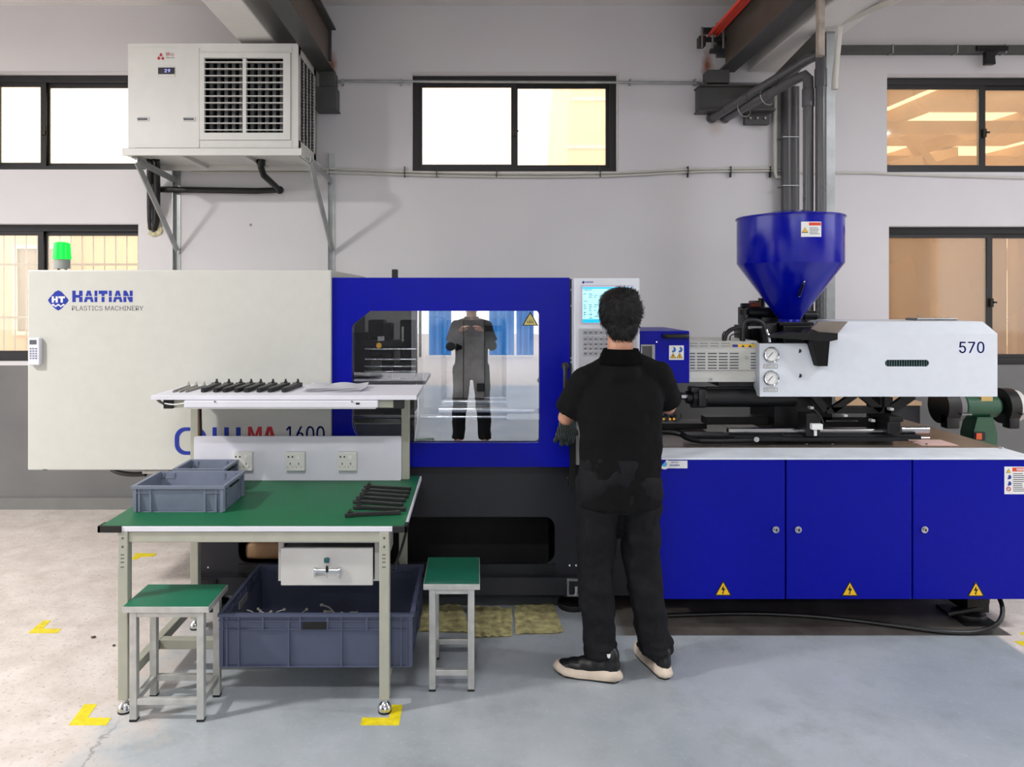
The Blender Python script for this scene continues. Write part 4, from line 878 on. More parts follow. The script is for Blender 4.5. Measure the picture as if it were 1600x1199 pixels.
m.bar(P(1290,641,4.12),P(1390,641,4.12),.03,.035,up=(0,0,1)); m.bar(P(1300,641,4.12),P(1335,617,4.12),.03,.035,up=(1,0,0)); m.bar(P(1375,641,4.12),P(1345,617,4.12),.03,.035,up=(1,0,0)); m.bar(P(1290,641,4.12),P(1270,617,4.12),.03,.04,up=(1,0,0)); m.bar(P(1385,645,4.12),P(1425,617,4.12),.03,.05,up=(1,0,0)); m.bar(P(1384,617,4.12),P(1384,645,4.12),.03,.03,up=(1,0,0))
m.build('injection_carriage',M_blackm,mc)
m=MB().pbox(1030,1105,662,671,4.45,4.55,.004); m.tube([P(1020,674,4.1),P(1060,676,4.1),P(1075,686,4.05),P(1100,690,4.0),P(1180,688,4.0)],.016,8,1); m.pbox(1150,1420,684,690,4.0,4.04,.003); m.build('deck_casting',M_blackm,mc,False)
for (a_,b_,py,r,D) in ((1137,1262,674,.020,4.08),(1278,1388,674,.017,4.08),(1407,1450,672,.019,4.08),(1107,1222,657.5,.0085,4.35),(1290,1340,658,.007,4.3),(1150,1452,684.5,.006,4.03)):
    MB().cyl(P(a_,py,D),P(b_,py,D),r,n=18).build('slide_bar',M_chrome,mc,True)
MB().cyl(P(1182,687,3.99),P(1182,687,3.97),.014,n=14).build('grease_nipple',M_chrome,mc,True)
q=MB(); q.pbox(1269,1286,663,672,3.96,3.99,.002); q.cyl(P(1274,672,3.975),P(1274,681,3.975),.008); q.build('limit_switch',M_sticker,mc)
m=MB(); m.tube([P(1272,640,4.0),P(1282,650,3.98),P(1287,661,3.97)],.004,6,1); m.build('switch_wire',M_black,mc,True)
for (px,py) in ((1269,638),(1394,640),(1365,658),(1322,650)): MB().pbox(px-3,px+3,py-2,py+2,4.065,4.10,.002).build('fastener',M_alu,mc)
# valves and little taps left of the cylinder
m=MB()
for px in (1032,1041,1055): m.pbox(px-4,px+4,651,659,4.05,4.12,.006); m.cyl(P(px,659,4.08),P(px,646,4.08),.010)
m.pbox(1051,1057,626,648,4.0,4.06,.003); m.tube([P(1060,657,4.02),P(1065,652,4.02),P(1064,646,4.02)],.006,6,1); m.build('water_valve',M_black,mc,True)
q=MB(); [q.cyl(P(px,655,4.04),P(px,655,4.0),.007,n=8) for px in (1037,1047,1053)]; q.tube([P(1024,635,4.1),P(1038,635,4.1),P(1040,642,4.1)],.006,6,1); q.build('brass_fitting',MATS['brass'],mc)
# control panel
DK=3.76
cp=MB().box(X(897,DK),X(1000,DK),DK,DK+.14,Z(648,DK),Z(434.5,DK),.008).build('control_panel',M_whiteb,mc)
q=MB().plate(pp([(907,446),(990,446),(990,506),(907,506)],DK),[pp([(910,448.5),(987,448.5),(987,504.5),(910,504.5)],DK)],DK-.003,DK).build('screen_bezel',mat('bezel',(196,186,206),.4),cp)
MB().pbox(910,987,448.5,504.5,DK-.001,DK+.0).build('screen',mat('screen_cyan',(168,228,236),.3,0,.02,emit=.75),cp)
q=MB(); q.pbox(910,987,449,451.5,DK-.0018,DK-.001); q.pbox(910,987,499,504.5,DK-.0018,DK-.001); q.build('screen_bar',mat('screen_bar',(30,180,222),.3,emit=.7),cp)
q=MB()
for r_,y_ in enumerate((459,461.5,464,470.5,476,479,482,485,488,491,494,497)):
    for k in range(9):
        if random.random()<.72: q.pbox(912+k*8.2,912+k*8.2+random.uniform(3,6.5),y_,y_+.8,DK-.0018,DK-.001)
for k in range(5): q.pbox(913+k*10,913.4+k*10,487,497,DK-.0018,DK-.001)
q.ptext('PARAMETERS',912,925,452,454.5,DK-.001); q.ptext('16:04',975,986,452,454.5,DK-.001)
q.build('screen_text',mat('screen_text',(30,96,130),.4),cp)
q=MB(); q.pprism([(911.5,438.8),(914,441.3),(911.5,443.8),(909,441.3)],DK-.0008,DK); q.ptext('HAITIAN',914.8,927,439.8,442.3,DK,.03); q.build('lettering',M_bprint,cp)
kb=MB().pbox(904,995,513.5,600,DK-.004,DK).build('keypad_plate',mat('keypad_grey',(176,178,184),.45),cp)
for r_,(y0,y1) in enumerate(((516,522.5),(525.5,532),(534,539.5),(541,546.8),(549,556))):
    for k in range(8):
        x_=911.5+k*8.3
        kk=MB().pbox(x_,x_+6,y0,y1,DK-.007,DK-.004,.001).build('key',mat('key_grey',(160,162,168),.5),kb)
q=MB()
for (y0,y1) in ((518,521),(528.5,531),(536.5,539),(543.5,546),(551,554)):
    for k in range(8): q.pbox(912.7+k*8.3,912.7+k*8.3+3.4,y0+.6,y1-.2,DK-.0076,DK-.007)
q.build('key_print',M_gprint,kb)
MB().box(X(930,DK),X(985,DK),DK+.14,4.1,Z(600,DK),Z(480,DK),.01).build('panel_arm',M_navy,mc)
# hose under the clamp guard
m=MB(); m.tube([P(175,734,4.3),P(185,739,4.28),P(205,742,4.26),P(228,741,4.25)],.014,10,2); m.build('grease_hose',M_black,mc,True)
MB().pbox(222,262,736,741,4.2,4.3,.003).build('hose_block',M_alu,mc)
#PART3
# ---------------------------------------------------------------- workbench
bn=thing('workbench','cream framed workbench with green top, raised shelf and socket board','workbench',(-.91,3.35,0))
TB=.76; yf,yr=2.964,3.80; bxl,bxr=-1.520,-.285
m=MB(); m.box(bxl,bxr,yf,yr,TB-.024,TB-.003,.002); m.build('tabletop_edge',M_benchw,bn)
MB().box(bxl+.004,bxr-.008,yf+.004,yr-.004,TB-.003,TB,.001).build('tabletop_mat',M_green,bn)
for x0,x1 in ((bxl-.006,bxl+.09),(bxr-.055,bxr+.006)):
    m=MB(); m.box(x0,x1,yf-.006,yf+.002,TB-.027,TB+.001,.003); m.box(x0 if x0<-1 else x1-.014,x0+.014 if x0<-1 else x1,yf-.006,yf+.05,TB-.027,TB+.001,.003); m.build('corner_guard',M_black,bn)
LX0,LX1=-1.427,-.373; FY,RY=2.985,3.735; LW=.020
for lx in (LX0,LX1):
    for ly in (FY,RY):
        l=MB().box(lx-LW,lx+LW,ly-LW,ly+LW,.055,TB-.024,.003).build('leg',M_cream,bn)
        MB().lathe([(.001,0),(.027,0),(.028,.008)],(lx,ly,0),20).build('foot_pad',M_black,l,True)
        MB().lathe([(.027,.006),(.028,.018),(.024,.03),(.012,.042),(.010,.058),(.001,.058)],(lx,ly,0),20).build('levelling_foot',M_chrome,l,True)
        if ly==FY:
            q=MB()
            for dz in (.05,.085): q.cyl((lx,ly-LW,TB-dz),(lx,ly-LW-.0008,TB-dz),.005,n=10)
            for dz in (.115,.13,.145,.165): q.box(lx-.008,lx+.006,ly-LW-.0008,ly-LW,TB-dz-.004,TB-dz)
            q.build('leg_slot',M_gprint,l)
for lx in (LX0,LX1):
    MB().box(lx-.018,lx+.018,FY+LW,RY-LW,.115,.158,.003).build('side_stretcher',M_cream,bn)
    MB().box(lx-.018,lx+.018,FY+LW,RY-LW,TB-.07,TB-.024,.003).build('side_rail',M_cream,bn)
MB().box(LX0+.018,LX1-.018,3.27,3.31,.115,.158,.003).build('cross_stretcher',M_cream,bn)
MB().box(LX0+LW,LX1-LW,FY-.012,FY+.02,TB-.070,TB-.024,.003).build('front_rail',M_cream,bn)
MB().box(LX0+LW,LX1-LW,RY-.02,RY+.012,TB-.070,TB-.024,.003).build('rear_rail',M_cream,bn)
m=MB(); m.tube([(bxr-.01,3.3,TB-.03),(bxr-.03,3.15,.62),(bxr-.06,3.05,.55)],.006,6,2); m.build('bench_cable',M_black,bn,True)
# drawer
dx0,dx1=X(435,3.05),LX1-LW-.004
MB().plate([(dx0,.505),(dx1,.505),(dx1,.687),(dx0,.687)],[[(dx0+.022,.512),(dx1-.026,.512),(dx1-.026,.662),(dx0+.022,.662)]],3.05,3.07).build('drawer_frame',mat('pale_grey_enamel',(188,186,183),.42),bn)
m=MB(); m.box(dx0,dx0+.006,3.07,3.5,.505,.687); m.box(dx1-.006,dx1,3.07,3.5,.505,.687); m.box(dx0,dx1,3.07,3.5,.505,.511); m.box(dx0,dx1,3.49,3.5,.505,.687); m.build('drawer_case',MATS['pale_grey_enamel'],bn)
dr=MB().box(dx0+.018,dx1-.03,3.020,3.034,.497,.652,.003).build('drawer',MATS['pale_grey_enamel'],bn)
MB().box(dx0+.026,dx1-.036,3.034,3.45,.515,.64).build('drawer_box',M_gprint,dr)
cxm=X(512,3.02); hz=Z(893,3.02)
q=MB(); q.box(cxm-.056,cxm-.044,3.002,3.020,hz-.017,hz+.017,.003); q.box(cxm+.044,cxm+.056,3.002,3.020,hz-.017,hz+.017,.003); q.box(cxm-.05,cxm+.05,3.000,3.006,hz-.002,hz+.014,.002); q.build('drawer_handle',M_chrome,dr)
q=MB(); q.cyl((cxm,3.02,Z(875,3.02)),(cxm,3.012,Z(875,3.02)),.012,n=16); q.build('drawer_lock',M_chrome,dr)
q=MB(); q.box(cxm-.010,cxm+.012,2.988,2.998,Z(879,3.0),Z(871,3.0),.004); q.build('key_head',mat('teal_key',(16,74,78),.4),dr)
q=MB(); q.box(cxm-.0015,cxm+.0015,2.994,3.012,Z(880,3.0),Z(874,3.0)); q.box(cxm,cxm+.003,2.996,2.999,Z(903,3.0),Z(884,3.0)); q.build('key_blade',M_chrome,dr)
q=MB(); q.box(cxm-.003,cxm+.008,2.991,2.997,Z(894,3.0),Z(884,3.0),.003); q.build('hanging_key',M_black,dr)
# uprights, socket board, shelf
SH=1.230
for lx in (LX0,LX1+.012):
    MB().box(lx-LW,lx+LW,RY-LW,RY+LW,TB,SH-.06,.003).build('upright',M_cream,bn)
    MB().box(lx-.018,lx+.018,3.42,RY+.03,SH-.06,SH-.022,.003).build('shelf_arm',M_cream,bn)
q=MB(); q.tube([(LX0+.03,RY-.01,TB+.02),(LX0+.032,RY-.01,1.0),(LX0+.028,RY-.01,SH-.04)],.005,6); q.build('wire',M_black,bn)
q=MB(); q.tube([(LX0+.025,RY-.018,TB+.02),(LX0+.024,RY-.018,1.0),(LX0+.024,RY-.018,SH-.04)],.003,6); q.build('wire',mat('brown_wire',(110,60,44),.5),bn)
MB().plate(rrect(X(303,RY-.04),X(627,RY-.04),TB+.001,.982,.008,3),[],RY-.040,RY-.026).build('socket_board',M_benchw,bn)
for px in (382,463.5,544):
    DO=RY-.04; c=P(px,719.5,DO)
    o=MB().box(c.x-.047,c.x+.047,DO-.032,DO,c.z-.047,c.z+.047,.004).build('wall_socket',mat('socket_white',(214,212,206),.4),bn)
    q=MB()
    for dx in (-.033,-.013): q.cyl((c.x+dx,DO-.032,c.z+.024),(c.x+dx,DO-.0328,c.z+.024),.0045,n=10)
    for ox in (-.024,.018):
        q.box(c.x+ox-.002,c.x+ox+.002,DO-.0328,DO-.032,c.z-.016,c.z-.005)
        q.bar((c.x+ox-.010,DO-.0325,c.z-.030),(c.x+ox-.014,DO-.0325,c.z-.022),.001,.004,up=(0,1,0)); q.bar((c.x+ox+.010,DO-.0325,c.z-.030),(c.x+ox+.014,DO-.0325,c.z-.022),.001,.004,up=(0,1,0))
    q.build('socket_hole',M_bkprint,o)
    MB().box(c.x+.008,c.x+.024,DO-.0345,DO-.032,c.z+.012,c.z+.030,.002).build('socket_switch',M_sticker,o)
MB().box(-1.497,-.276,3.38,3.80,SH-.021,SH,.002).build('shelf_board',M_benchw,bn)
for x0,x1 in ((-1.445,-1.400),(-.385,-.335)): MB().box(x0,x1,3.39,3.425,SH-.063,SH-.0225,.003).build('arm_cap',M_black,bn)
MB().box(-1.40,-.385,3.40,3.425,SH-.060,SH-.0225,.002).build('shelf_rail',M_cream,bn)
lp=MB(); lp.box(X(289,3.38),X(591,3.38),3.365,3.399,SH-.055,SH-.0225,.004); lp=lp.build('tube_lamp',M_benchw,bn)
MB().box(X(289,3.38)+.01,X(591,3.38)-.01,3.37,3.395,SH-.061,SH-.055,.003).build('lamp_diffuser',M_sticker,lp)
MB().box(X(556,3.365),X(562,3.365),3.3635,3.365,SH-.040,SH-.031).build('lamp_switch',M_bkprint,lp)
for px in (336,550): MB().cyl((X(px,3.365),3.367,SH-.026),(X(px,3.365),3.360,SH-.026),.004,n=8).build('lamp_clip',M_steel,lp)
m=MB(); m.tube([(X(250,3.4),3.4,SH-.023),(X(254,3.4),3.385,SH-.035),(X(272,3.38),3.38,SH-.044),(X(289,3.38),3.38,SH-.035)],.003,6,2); m.build('lamp_wire',M_sticker,bn,True)
m=MB(); m.tube([(X(248,3.4),3.39,SH-.023),(X(252,3.4),3.385,SH-.030),(X(256,3.38),3.38,SH-.038)],.006,8,1); m.build('lamp_plug',M_black,bn,True)

# ---------------------------------------------------------------- plastic bins
def crate(name,label,x0,x1,y0,y1,z0,z1,m_,taper=.02,big=False,handle=True):
    t=thing(name,label,'bin',((x0+x1)/2,(y0+y1)/2,z0))
    th=.004; tp=taper; rim=.012
    b=bmesh.new()
    def rg(e,z): return [b.verts.new(p) for p in ((x0+e,y0+e,z),(x1-e,y0+e,z),(x1-e,y1-e,z),(x0+e,y1-e,z))]
    R=[rg(tp+.004,z0),rg(tp,z0+.006),rg(.010,z1-.012),rg(.0,z1-.012),rg(0,z1),rg(rim+.004,z1),rg(rim+.004+tp*.8,z0+.008)]
    for a,c in zip(R,R[1:]):
        for k in range(4): b.faces.new((a[k],a[(k+1)%4],c[(k+1)%4],c[k]))
    b.faces.new(R[0][::-1]); b.faces.new(R[-1])
    m=MB(); m._add(b); m.build('bin_shell',m_,t)
    H=z1-z0; W=x1-x0; Dp=y1-y0
    def side(s,t0,t1,zz0,zz1,face,d=.008):
        q=MB()
        if face=='f': q.box(x0+t0*W,x0+t1*W,y0+.001+tp*(1-(zz0+zz1)/2)*.6,y0+.022,z0+zz0*H,z0+zz1*H)
        if face=='b': q.box(x0+t0*W,x0+t1*W,y1-.022,y1-.001-tp*(1-(zz0+zz1)/2)*.6,z0+zz0*H,z0+zz1*H)
        if face=='r': q.box(x1-.022,x1-.001-tp*(1-(zz0+zz1)/2)*.6,y0+t0*Dp,y0+t1*Dp,z0+zz0*H,z0+zz1*H)
        if face=='l': q.box(x0+.001+tp*(1-(zz0+zz1)/2)*.6,x0+.022,y0+t0*Dp,y0+t1*Dp,z0+zz0*H,z0+zz1*H)
        q.build('rib',m_,t)
    w_=.004/W
    if big: vs=(.015,.045,.105,.23,.36,.42,.56,.63,.76,.88,.935,.965,.985)
    else: vs=(.03,.08,.20,.78,.90,.985)
    for f in 'frbl':
        ww=.004/(W if f in 'fb' else Dp)
        for v in vs:
            if big and v in (.23,.42,.56,.76): side(0,v-ww,v+ww,.70,.95,f)
            else: side(0,v-ww,v+ww,.03,.95,f)
        if big:
            side(0,.01,.99,.70,.715,f); side(0,.01,.99,.86,.875,f)
        else:
            side(0,.02,.20,.72,.745,f); side(0,.78,.985,.72,.745,f)
        side(0,.02,.98,.0,.03,f)
    if big:
        q=MB(); q.box(x0+.432*W,x0+.555*W,y0-.0005,y0+.004,z0+.725*H,z0+.85*H,.002); q.build('hand_hole',M_dark,t)
        q=MB(); q.box(x0+.021,x0+.026,y0+.36*Dp,y0+.56*Dp,z0+.70*H,z0+.84*H); q.build('hand_hole',mat('hole_grey',(120,120,124),.6),t)
    else:
        MB().box(x1-.006,x1-.0004,y0+.3*Dp,y0+.7*Dp,z0+.78*H,z0+.86*H).build('hand_hole',M_dark,t)
    return t
crate('plastic_bin','grey-blue plastic bin at the front left of the green bench top',-1.477,-1.076,3.14,3.42,TB,.874,M_bin)
crate('plastic_bin','smaller grey-blue plastic bin on the bench, behind the front bin',-1.43,-1.185,3.455,3.665,TB,.874,M_bin)
crate('large_plastic_bin','large dark blue-grey plastic bin resting on the lower bench stretchers',-1.062,-.258,3.012,3.58,.159,.383,M_bind,.018,True)
# waste sprues in the large bin
for i,(px,py,r) in enumerate(((385,935,1.2),(410,925,1.0),(440,930,1.3),(360,945,.8),(400,945,1.0),(520,935,.9))):
    D=3.25; c=G(px,py+40,.20); c=Vector((max(-1.0,min(-.35,X(px,3.2))),3.14+.05*i,.175))
    m=MB()
    for k in range(5):
        a=random.uniform(0,6.28); e=c+Vector((.10*r*math.cos(a),.05*r*math.sin(a),random.uniform(.02,.12)))
        mid=(c+e)/2+Vector((0,0,.03)); m.tube([c,mid,e],.0028,5,1)
        m.cyl(e-Vector((0,0,.004)),e+Vector((0,0,.004)),.006,n=8)
    m.ball(c,(.018,.014,.010),8); s=m.build('sprue_scrap',mat('sprue_grey',(190,186,176),.5),None,True)
    s['label']=['leftmost pale branching moulding scrap inside the large dark bin','pale moulding scrap inside the large bin, behind the second scrap','pale moulding scrap in the large bin below the drawer, left of its handle','small pale moulding scrap lying against the left wall of the large bin','pale moulding scrap in the large bin, rearmost of the left heap','pale moulding scrap alone at the middle of the large bin'][i]; s['category']='scrap'; s['group']='moulding scraps in the large bin'

# ---------------------------------------------------------------- moulded handles
def handle_proto(m_,pale=False):
    t=thing('moulded_handle','x','handle',(0,0,0))
    L=.235
    outl=[(-.5*L,-.016),(-.5*L+.012,-.020),(-.38*L,-.019),(-.25*L,-.011),(.42*L,-.0085),(.5*L,-.007),(.5*L,.007),(.42*L,.0085),(-.25*L,.010),(-.38*L,.012),(-.5*L+.01,.014)]
    if pale: outl=[(a,b*.55) for a,b in outl]
    m=MB(); m.slab(outl,0,.016 if not pale else .010)
    b=m.bm; bmesh.ops.bevel(b,geom=b.edges[:],offset=.0025,segments=1,affect='EDGES')
    m.build('grip',m_,t)
    m=MB(); m.cyl((-.40*L,0,.014 if not pale else .008),(-.40*L,0,.030),.0035,n=8); m.box(-.44*L,-.36*L,-.004,.004,.014 if not pale else .008,.022,.001); m.build('pivot_lug',m_ if not pale else M_alu,t)
    if not pale: MB().box(.40*L,.47*L,-.004,.004,.0158,.0166).build('end_mark',M_gprint,t)
    return t
M_handle=mat('glass_filled_black',(20,21,21),.42,0,.15,.3,20); M_pale=mat('pale_nylon',(150,148,140),.5,0,.1)
ph=handle_proto(M_handle); first=True
names=['nearest','second nearest','third nearest','fourth nearest','fourth from the back','third from the back','second from the back','rearmost']
bench=[(540,803,625,800,'black moulded handle lying alone nearest the bench front edge'),(554,791,633,795,'black moulded handle, second from the front of the row on the green bench top'),
 (553,782,630,788,'black moulded handle with a round end, third from the front on the green bench top'),(560,776,632,781,'black moulded handle, fourth from the front on the green bench top'),
 (566,770,636,775,'black moulded handle, third from the back on the green bench top'),(567,764.5,640,769,'black moulded handle, second from the back on the green bench top'),(572,759,640,763,'black moulded handle with raised lug, rearmost of the row on the green bench top')]
for (xa_,ya_,xb_,yb_,lb) in bench:
    a=G(xa_,ya_,TB+.012); b=G(xb_,yb_,TB+.012); c=(a+b)/2; rz=math.atan2((b-a).y,(b-a).x)
    o=ph if first else copy_tree(ph); first=False
    o.location=(c.x,c.y,TB+.0005); o.rotation_euler=(0,0,rz); o['label']=lb; o['group']='black handles on the bench top'
shelf=[(318,340),(337,359),(352,378),(370,394),(385,409),(405,428),(422,448),(444,467)]
ords=['leftmost','second from the left','third from the left','fourth from the left','fourth from the right','third from the right','second from the right','rightmost']
for (fa,ra),od in zip(shelf,ords):
    a=Vector((X(fa,3.49),3.49,SH)); b=Vector((X(ra,3.71),3.71,SH)); c=(a+b)/2; rz=math.atan2((a-b).y,(a-b).x)
    o=copy_tree(ph); o.location=(c.x,c.y,SH+.0005); o.rotation_euler=(0,0,rz); o['label']='black moulded handle on the white shelf, %s of the eight black ones'%od; o['group']='black handles on the shelf'; o.scale=(1.02,1.45,1.35)
pp_=handle_proto(M_pale,True); pp_.name='moulded_handle.020'
for i,((fa,ra),od) in enumerate(zip([(271,296),(281,308),(291,321)],['left','middle','right'])):
    a=Vector((X(fa,3.49),3.49,SH)); b=Vector((X(ra,3.71),3.71,SH)); c=(a+b)/2; rz=math.atan2((a-b).y,(a-b).x)
    o=pp_ if i==0 else copy_tree(pp_); o.location=(c.x,c.y,SH+.0005); o.rotation_euler=(0,0,rz); o['label']='slim pale grey moulded handle on the white shelf, %s one of the three'%od; o['group']='pale handles on the shelf'
# papers
for i in range(3):
    b=bmesh.new(); n=14; R=[]
    w_,d_=.285,.20; cx_,cy_=X(522,3.58)+.006*i,3.585+.012*i; rz=-.06+.05*i
    for a in range(n+1):
        row=[]
        for c in range(6):
            u=(a/n-.5)*w_; v=(c/5-.5)*d_; z=SH+.002+.006*i+.009*abs(math.sin(a*.45+i*1.3+c*.35))*(.3+.7*c/5)
            row.append(b.verts.new((cx_+u*math.cos(rz)-v*math.sin(rz),cy_+u*math.sin(rz)+v*math.cos(rz),z)))
        R.append(row)
    for r0,r1 in zip(R,R[1:]):
        for c in range(5): b.faces.new((r0[c],r1[c],r1[c+1],r0[c+1]))
    bmesh.ops.solidify(b,geom=b.faces[:],thickness=.0007); m=MB(); m._add(b); o=m.build('paper_sheet',M_paper,None,False)
    tag(o,['bottom white paper sheet of the loose stack on the shelf','middle white paper sheet of the loose stack on the shelf','top white paper sheet of the loose stack on the shelf'][i],'paper','papers on the shelf')

# ---------------------------------------------------------------- stools
def stool(name,label,x0,x1,y0,y1,H,tilt=0):
    t=thing(name,label,'stool',((x0+x1)/2,(y0+y1)/2,0))
    MB().box(x0,x1,y0,y1,H-.026,H-.002,.002).build('seat_edge',M_alu,t)
    MB().box(x0+.003,x1-.003,y0+.003,y1-.003,H-.002,H,.001).build('seat',M_stoolg,t)
    l=.014; ix=.024; iy=.024
    for lx in (x0+ix+l,x1-ix-l):
        for ly in (y0+iy*.4+l,y1-iy*.4-l):
            g_=MB().box(lx-l,lx+l,ly-l,ly+l,.008,H-.026,.002).build('leg',M_alu,t); MB().box(lx-l-.001,lx+l+.001,ly-l-.001,ly+l+.001,0,.010,.002).build('foot_cap',M_black,g_)
    a,b=x0+ix+2*l,x1-ix-2*l; c,d=y0+iy*.4,y1-iy*.4
    for y in (c,d-2*l+.004):
        MB().box(a,b,y+.002,y+2*l-.006,H-.048,H-.026,.001).build('apron',M_alu,t); MB().box(a,b,y+.002,y+2*l-.006,.066,.091,.002).build('rung',M_alu,t)
    for x in (x0+ix+.003,x1-ix-2*l+.003):
        MB().box(x,x+2*l-.006,c+2*l,d-2*l,H-.048,H-.026,.001).build('apron',M_alu,t); MB().box(x,x+2*l-.006,c+2*l,d-2*l,.066,.091,.002).build('rung',M_alu,t)
    return t
stool('stool','teal topped aluminium stool at the left front corner of the bench',-1.398,-1.056,2.90,3.142-.015,.462)
stool('stool','teal topped aluminium stool right of the bench beside the large bin',X(661,3.12),X(750,3.12),3.125,3.45,.463)

# ---------------------------------------------------------------- floor tape, mat, cable
def tape(pts,label):
    w_=[G(a,b) for a,b in pts]; m=MB(); m.slab([(p.x,p.y) for p in w_],.0003,.0012); o=m.build('floor_tape',M_yellow); tag(o,label,'tape','yellow corner marks on the floor')
tape([(107,1134),(132,1101),(152,1101),(137,1122),(174,1122.5),(166,1134)],'yellow L-shaped floor tape left of the near bench leg')
tape([(43,990),(68,970),(80,970),(67,983),(96,983),(89,990)],'yellow L-shaped floor tape farthest left on the bare concrete')
tape([(205,875),(212,864.5),(246,865.5),(240,870),(220,871),(213,875)],'yellow floor tape seen behind the left bench leg')
tape([(563,1134),(566,1122),(608,1122),(611,1102),(629,1102),(623.6,1134)],'yellow L-shaped floor tape under the right bench foot')
tape([(1584,1002.5),(1620,1002.5),(1620,1010),(1598,1010)],'yellow floor tape strip at the right edge, nearer one')
tape([(1592,989),(1620,989),(1620,995),(1602,995)],'short yellow floor tape strip at the right edge, farther one')
M_straw=mat('woven_straw',(236,218,164),.85,0,.35,.9,22)
def mat_sheet(pts,label,seed):
    w_=[G(a,b) for a,b in pts]; b=bmesh.new(); n=26; R=[]
    for i in range(n+1):
        row=[]
        for j in range(9):
            u=i/n; v=j/8; p=(w_[0]*(1-u)+w_[1]*u)*(1-v)+(w_[3]*(1-u)+w_[2]*u)*v
            z=.004+.012*abs(noise.noise(Vector((u*5+seed,v*3,seed)))); e=.006*noise.noise(Vector((u*30,v*20,seed*3)))
            row.append(b.verts.new((p.x+e,p.y+e,z)))
        R.append(row)
    for r0,r1 in zip(R,R[1:]):
        for j in range(8): b.faces.new((r0[j],r1[j],r1[j+1],r0[j+1]))
    bmesh.ops.solidify(b,geom=b.faces[:],thickness=.003); m=MB(); m._add(b); o=m.build('straw_mat',M_straw,None,True); tag(o,label,'mat','straw coloured sheets under the press')
mat_sheet([(655,988),(735,990),(722,948),(662,945)],'straw coloured woven mat half hidden behind the right stool',1.3)
mat_sheet([(742,998),(800,996),(800,952),(728,948)],'crumpled straw coloured woven mat right of the right stool',4.1)
mat_sheet([(806,993),(881,991),(864,945),(803,948)],'straw coloured woven mat nearest the operator under the press',7.7)
t=thing('floor_cable','thick black cable looping on the floor under the blue cabinets','cable',(1.6,3.8,0))
pts=[G(1040,962,.012),G(1160,958,.012),G(1260,962,.012),G(1340,970,.012),G(1420,981,.012),G(1480,989,.012),G(1530,989,.012),Vector((2.61,3.66,.06)),Vector((2.675,3.74,.13)),Vector((2.67,3.84,.18))]
MB().tube(pts,.011,10,2).build('cable',M_black,t,True)
MB().tube([Vector((2.62,3.80,.175)),P(1545,946,3.82),P(1515,954,3.8),P(1480,960,3.8)],.013,10,2).build('cable',M_black,t,True)
# remote on the guard
WD=3.83
t=thing('remote_control','small white keypad remote hung on the left edge of the white guard','remote',(X(53,WD-.04),WD-.02,Z(570,WD)))
yy_=WD-.030
m=MB(); m.box(X(44.5,yy_),X(61.5,yy_),yy_,WD-.001,Z(571,yy_),Z(528,yy_),.006,3); m.build('remote_body',mat('remote_white',(216,216,224),.35),t)
MB().pbox(46,57,531.5,538.5,yy_-.0008,yy_+.001).build('remote_display',M_gprint,t)
for r in range(5):
    for k in range(3): MB().pbox(46+k*4.4,48.8+k*4.4,544+r*3.8,546+r*3.8,yy_-.0015,yy_+.001).build('remote_key',mat('key_lilac',(120,122,150),.4),t)
# notice outside
# ---------------------------------------------------------------- grinder and cabinet behind the machine
DGn=5.25
t=thing('bench_grinder','green double wheel bench grinder on a green pedestal by the wall','grinder',(X(1528,DGn),DGn,0))
c0=P(1503,634,DGn); c1=P(1552,634,DGn); r=.082
m=MB(); m.cyl(c0,c1,r,n=28); m.cyl(c0-Vector((.02,0,0)),c0,r*.8,r,n=28); m.cyl(c1,c1+Vector((.03,0,0)),r,r*.7,n=28); m.build('grinder_motor',M_ggreen,t,True)
MB().box(c0.x+.09,c1.x-.05,DGn-.070,DGn-.03,c0.z+.02,c0.z+.072,.004).build('name_plate',mat('gold_plate',(200,170,104),.4,.3),t)
for (xa_,xb_,ww,lab) in ((X(1466,DGn),X(1486,DGn),X(1487,DGn),0),(X(1562,DGn),X(1578,DGn),X(1575,DGn),1)):
    m=MB(); m.cyl((xa_,DGn,c0.z),(xb_,DGn,c0.z),.125,n=32); m.box(xa_,xb_,DGn-.10,DGn-.02,c0.z-.15,c0.z-.05,.01); m.build('wheel_guard',M_black,t,True)
    w_=MB().cyl((xb_ if not lab else xb_,DGn,c0.z),((xb_+.045),DGn,c0.z),.110,n=32).build('grinding_wheel',mat('abrasive_wheel',(124,122,122),.8,0,.08) if not lab else mat('white_wheel',(214,210,206),.7,0,.05),t,True)
    MB().cyl((c0.x-.02 if not lab else c1.x+.02,DGn,c0.z),(xb_ if not lab else xa_,DGn,c0.z),.03).build('spindle',M_steel,t)
    MB().box(xb_-.02,xb_+.05,DGn-.15,DGn-.10,c0.z-.045,c0.z-.035).build('tool_rest',M_steel,t)
b=bmesh.new()
x0,x1=X(1517,DGn),X(1541,DGn); zc=c0.z-r+.01
m=MB(); m.prism([(x0,zc),(x1,zc),(x1+.03,zc-.12),(x1+.03,.02),(x0-.03,.02),(x0-.03,zc-.12)],DGn-.07,DGn+.07); m.build('pedestal',M_ggreen,t)
MB().box(x0-.12,x1+.12,DGn-.16,DGn+.16,0,.02,.004).build('pedestal_foot',M_ggreen,t)
q=MB().box(X(1520,5.18),X(1538,5.18),5.168,5.182,Z(688,5.18),Z(675,5.18),.003).build('switch_box',M_black,t)
MB().box(X(1524,5.17),X(1533,5.17),5.160,5.168,Z(687,5.17),Z(677,5.17),.002).build('switch_button',mat('orange_button',(206,90,44),.4,0,.2,0,60),t)
t=thing('storage_cabinet','black cabinet with a pale wooden top standing by the wall behind the machine','cabinet',(X(1415,5.4),5.45,0))
xa_,xb_=2.62,X(1438,5.3); zt=Z(634,5.3)
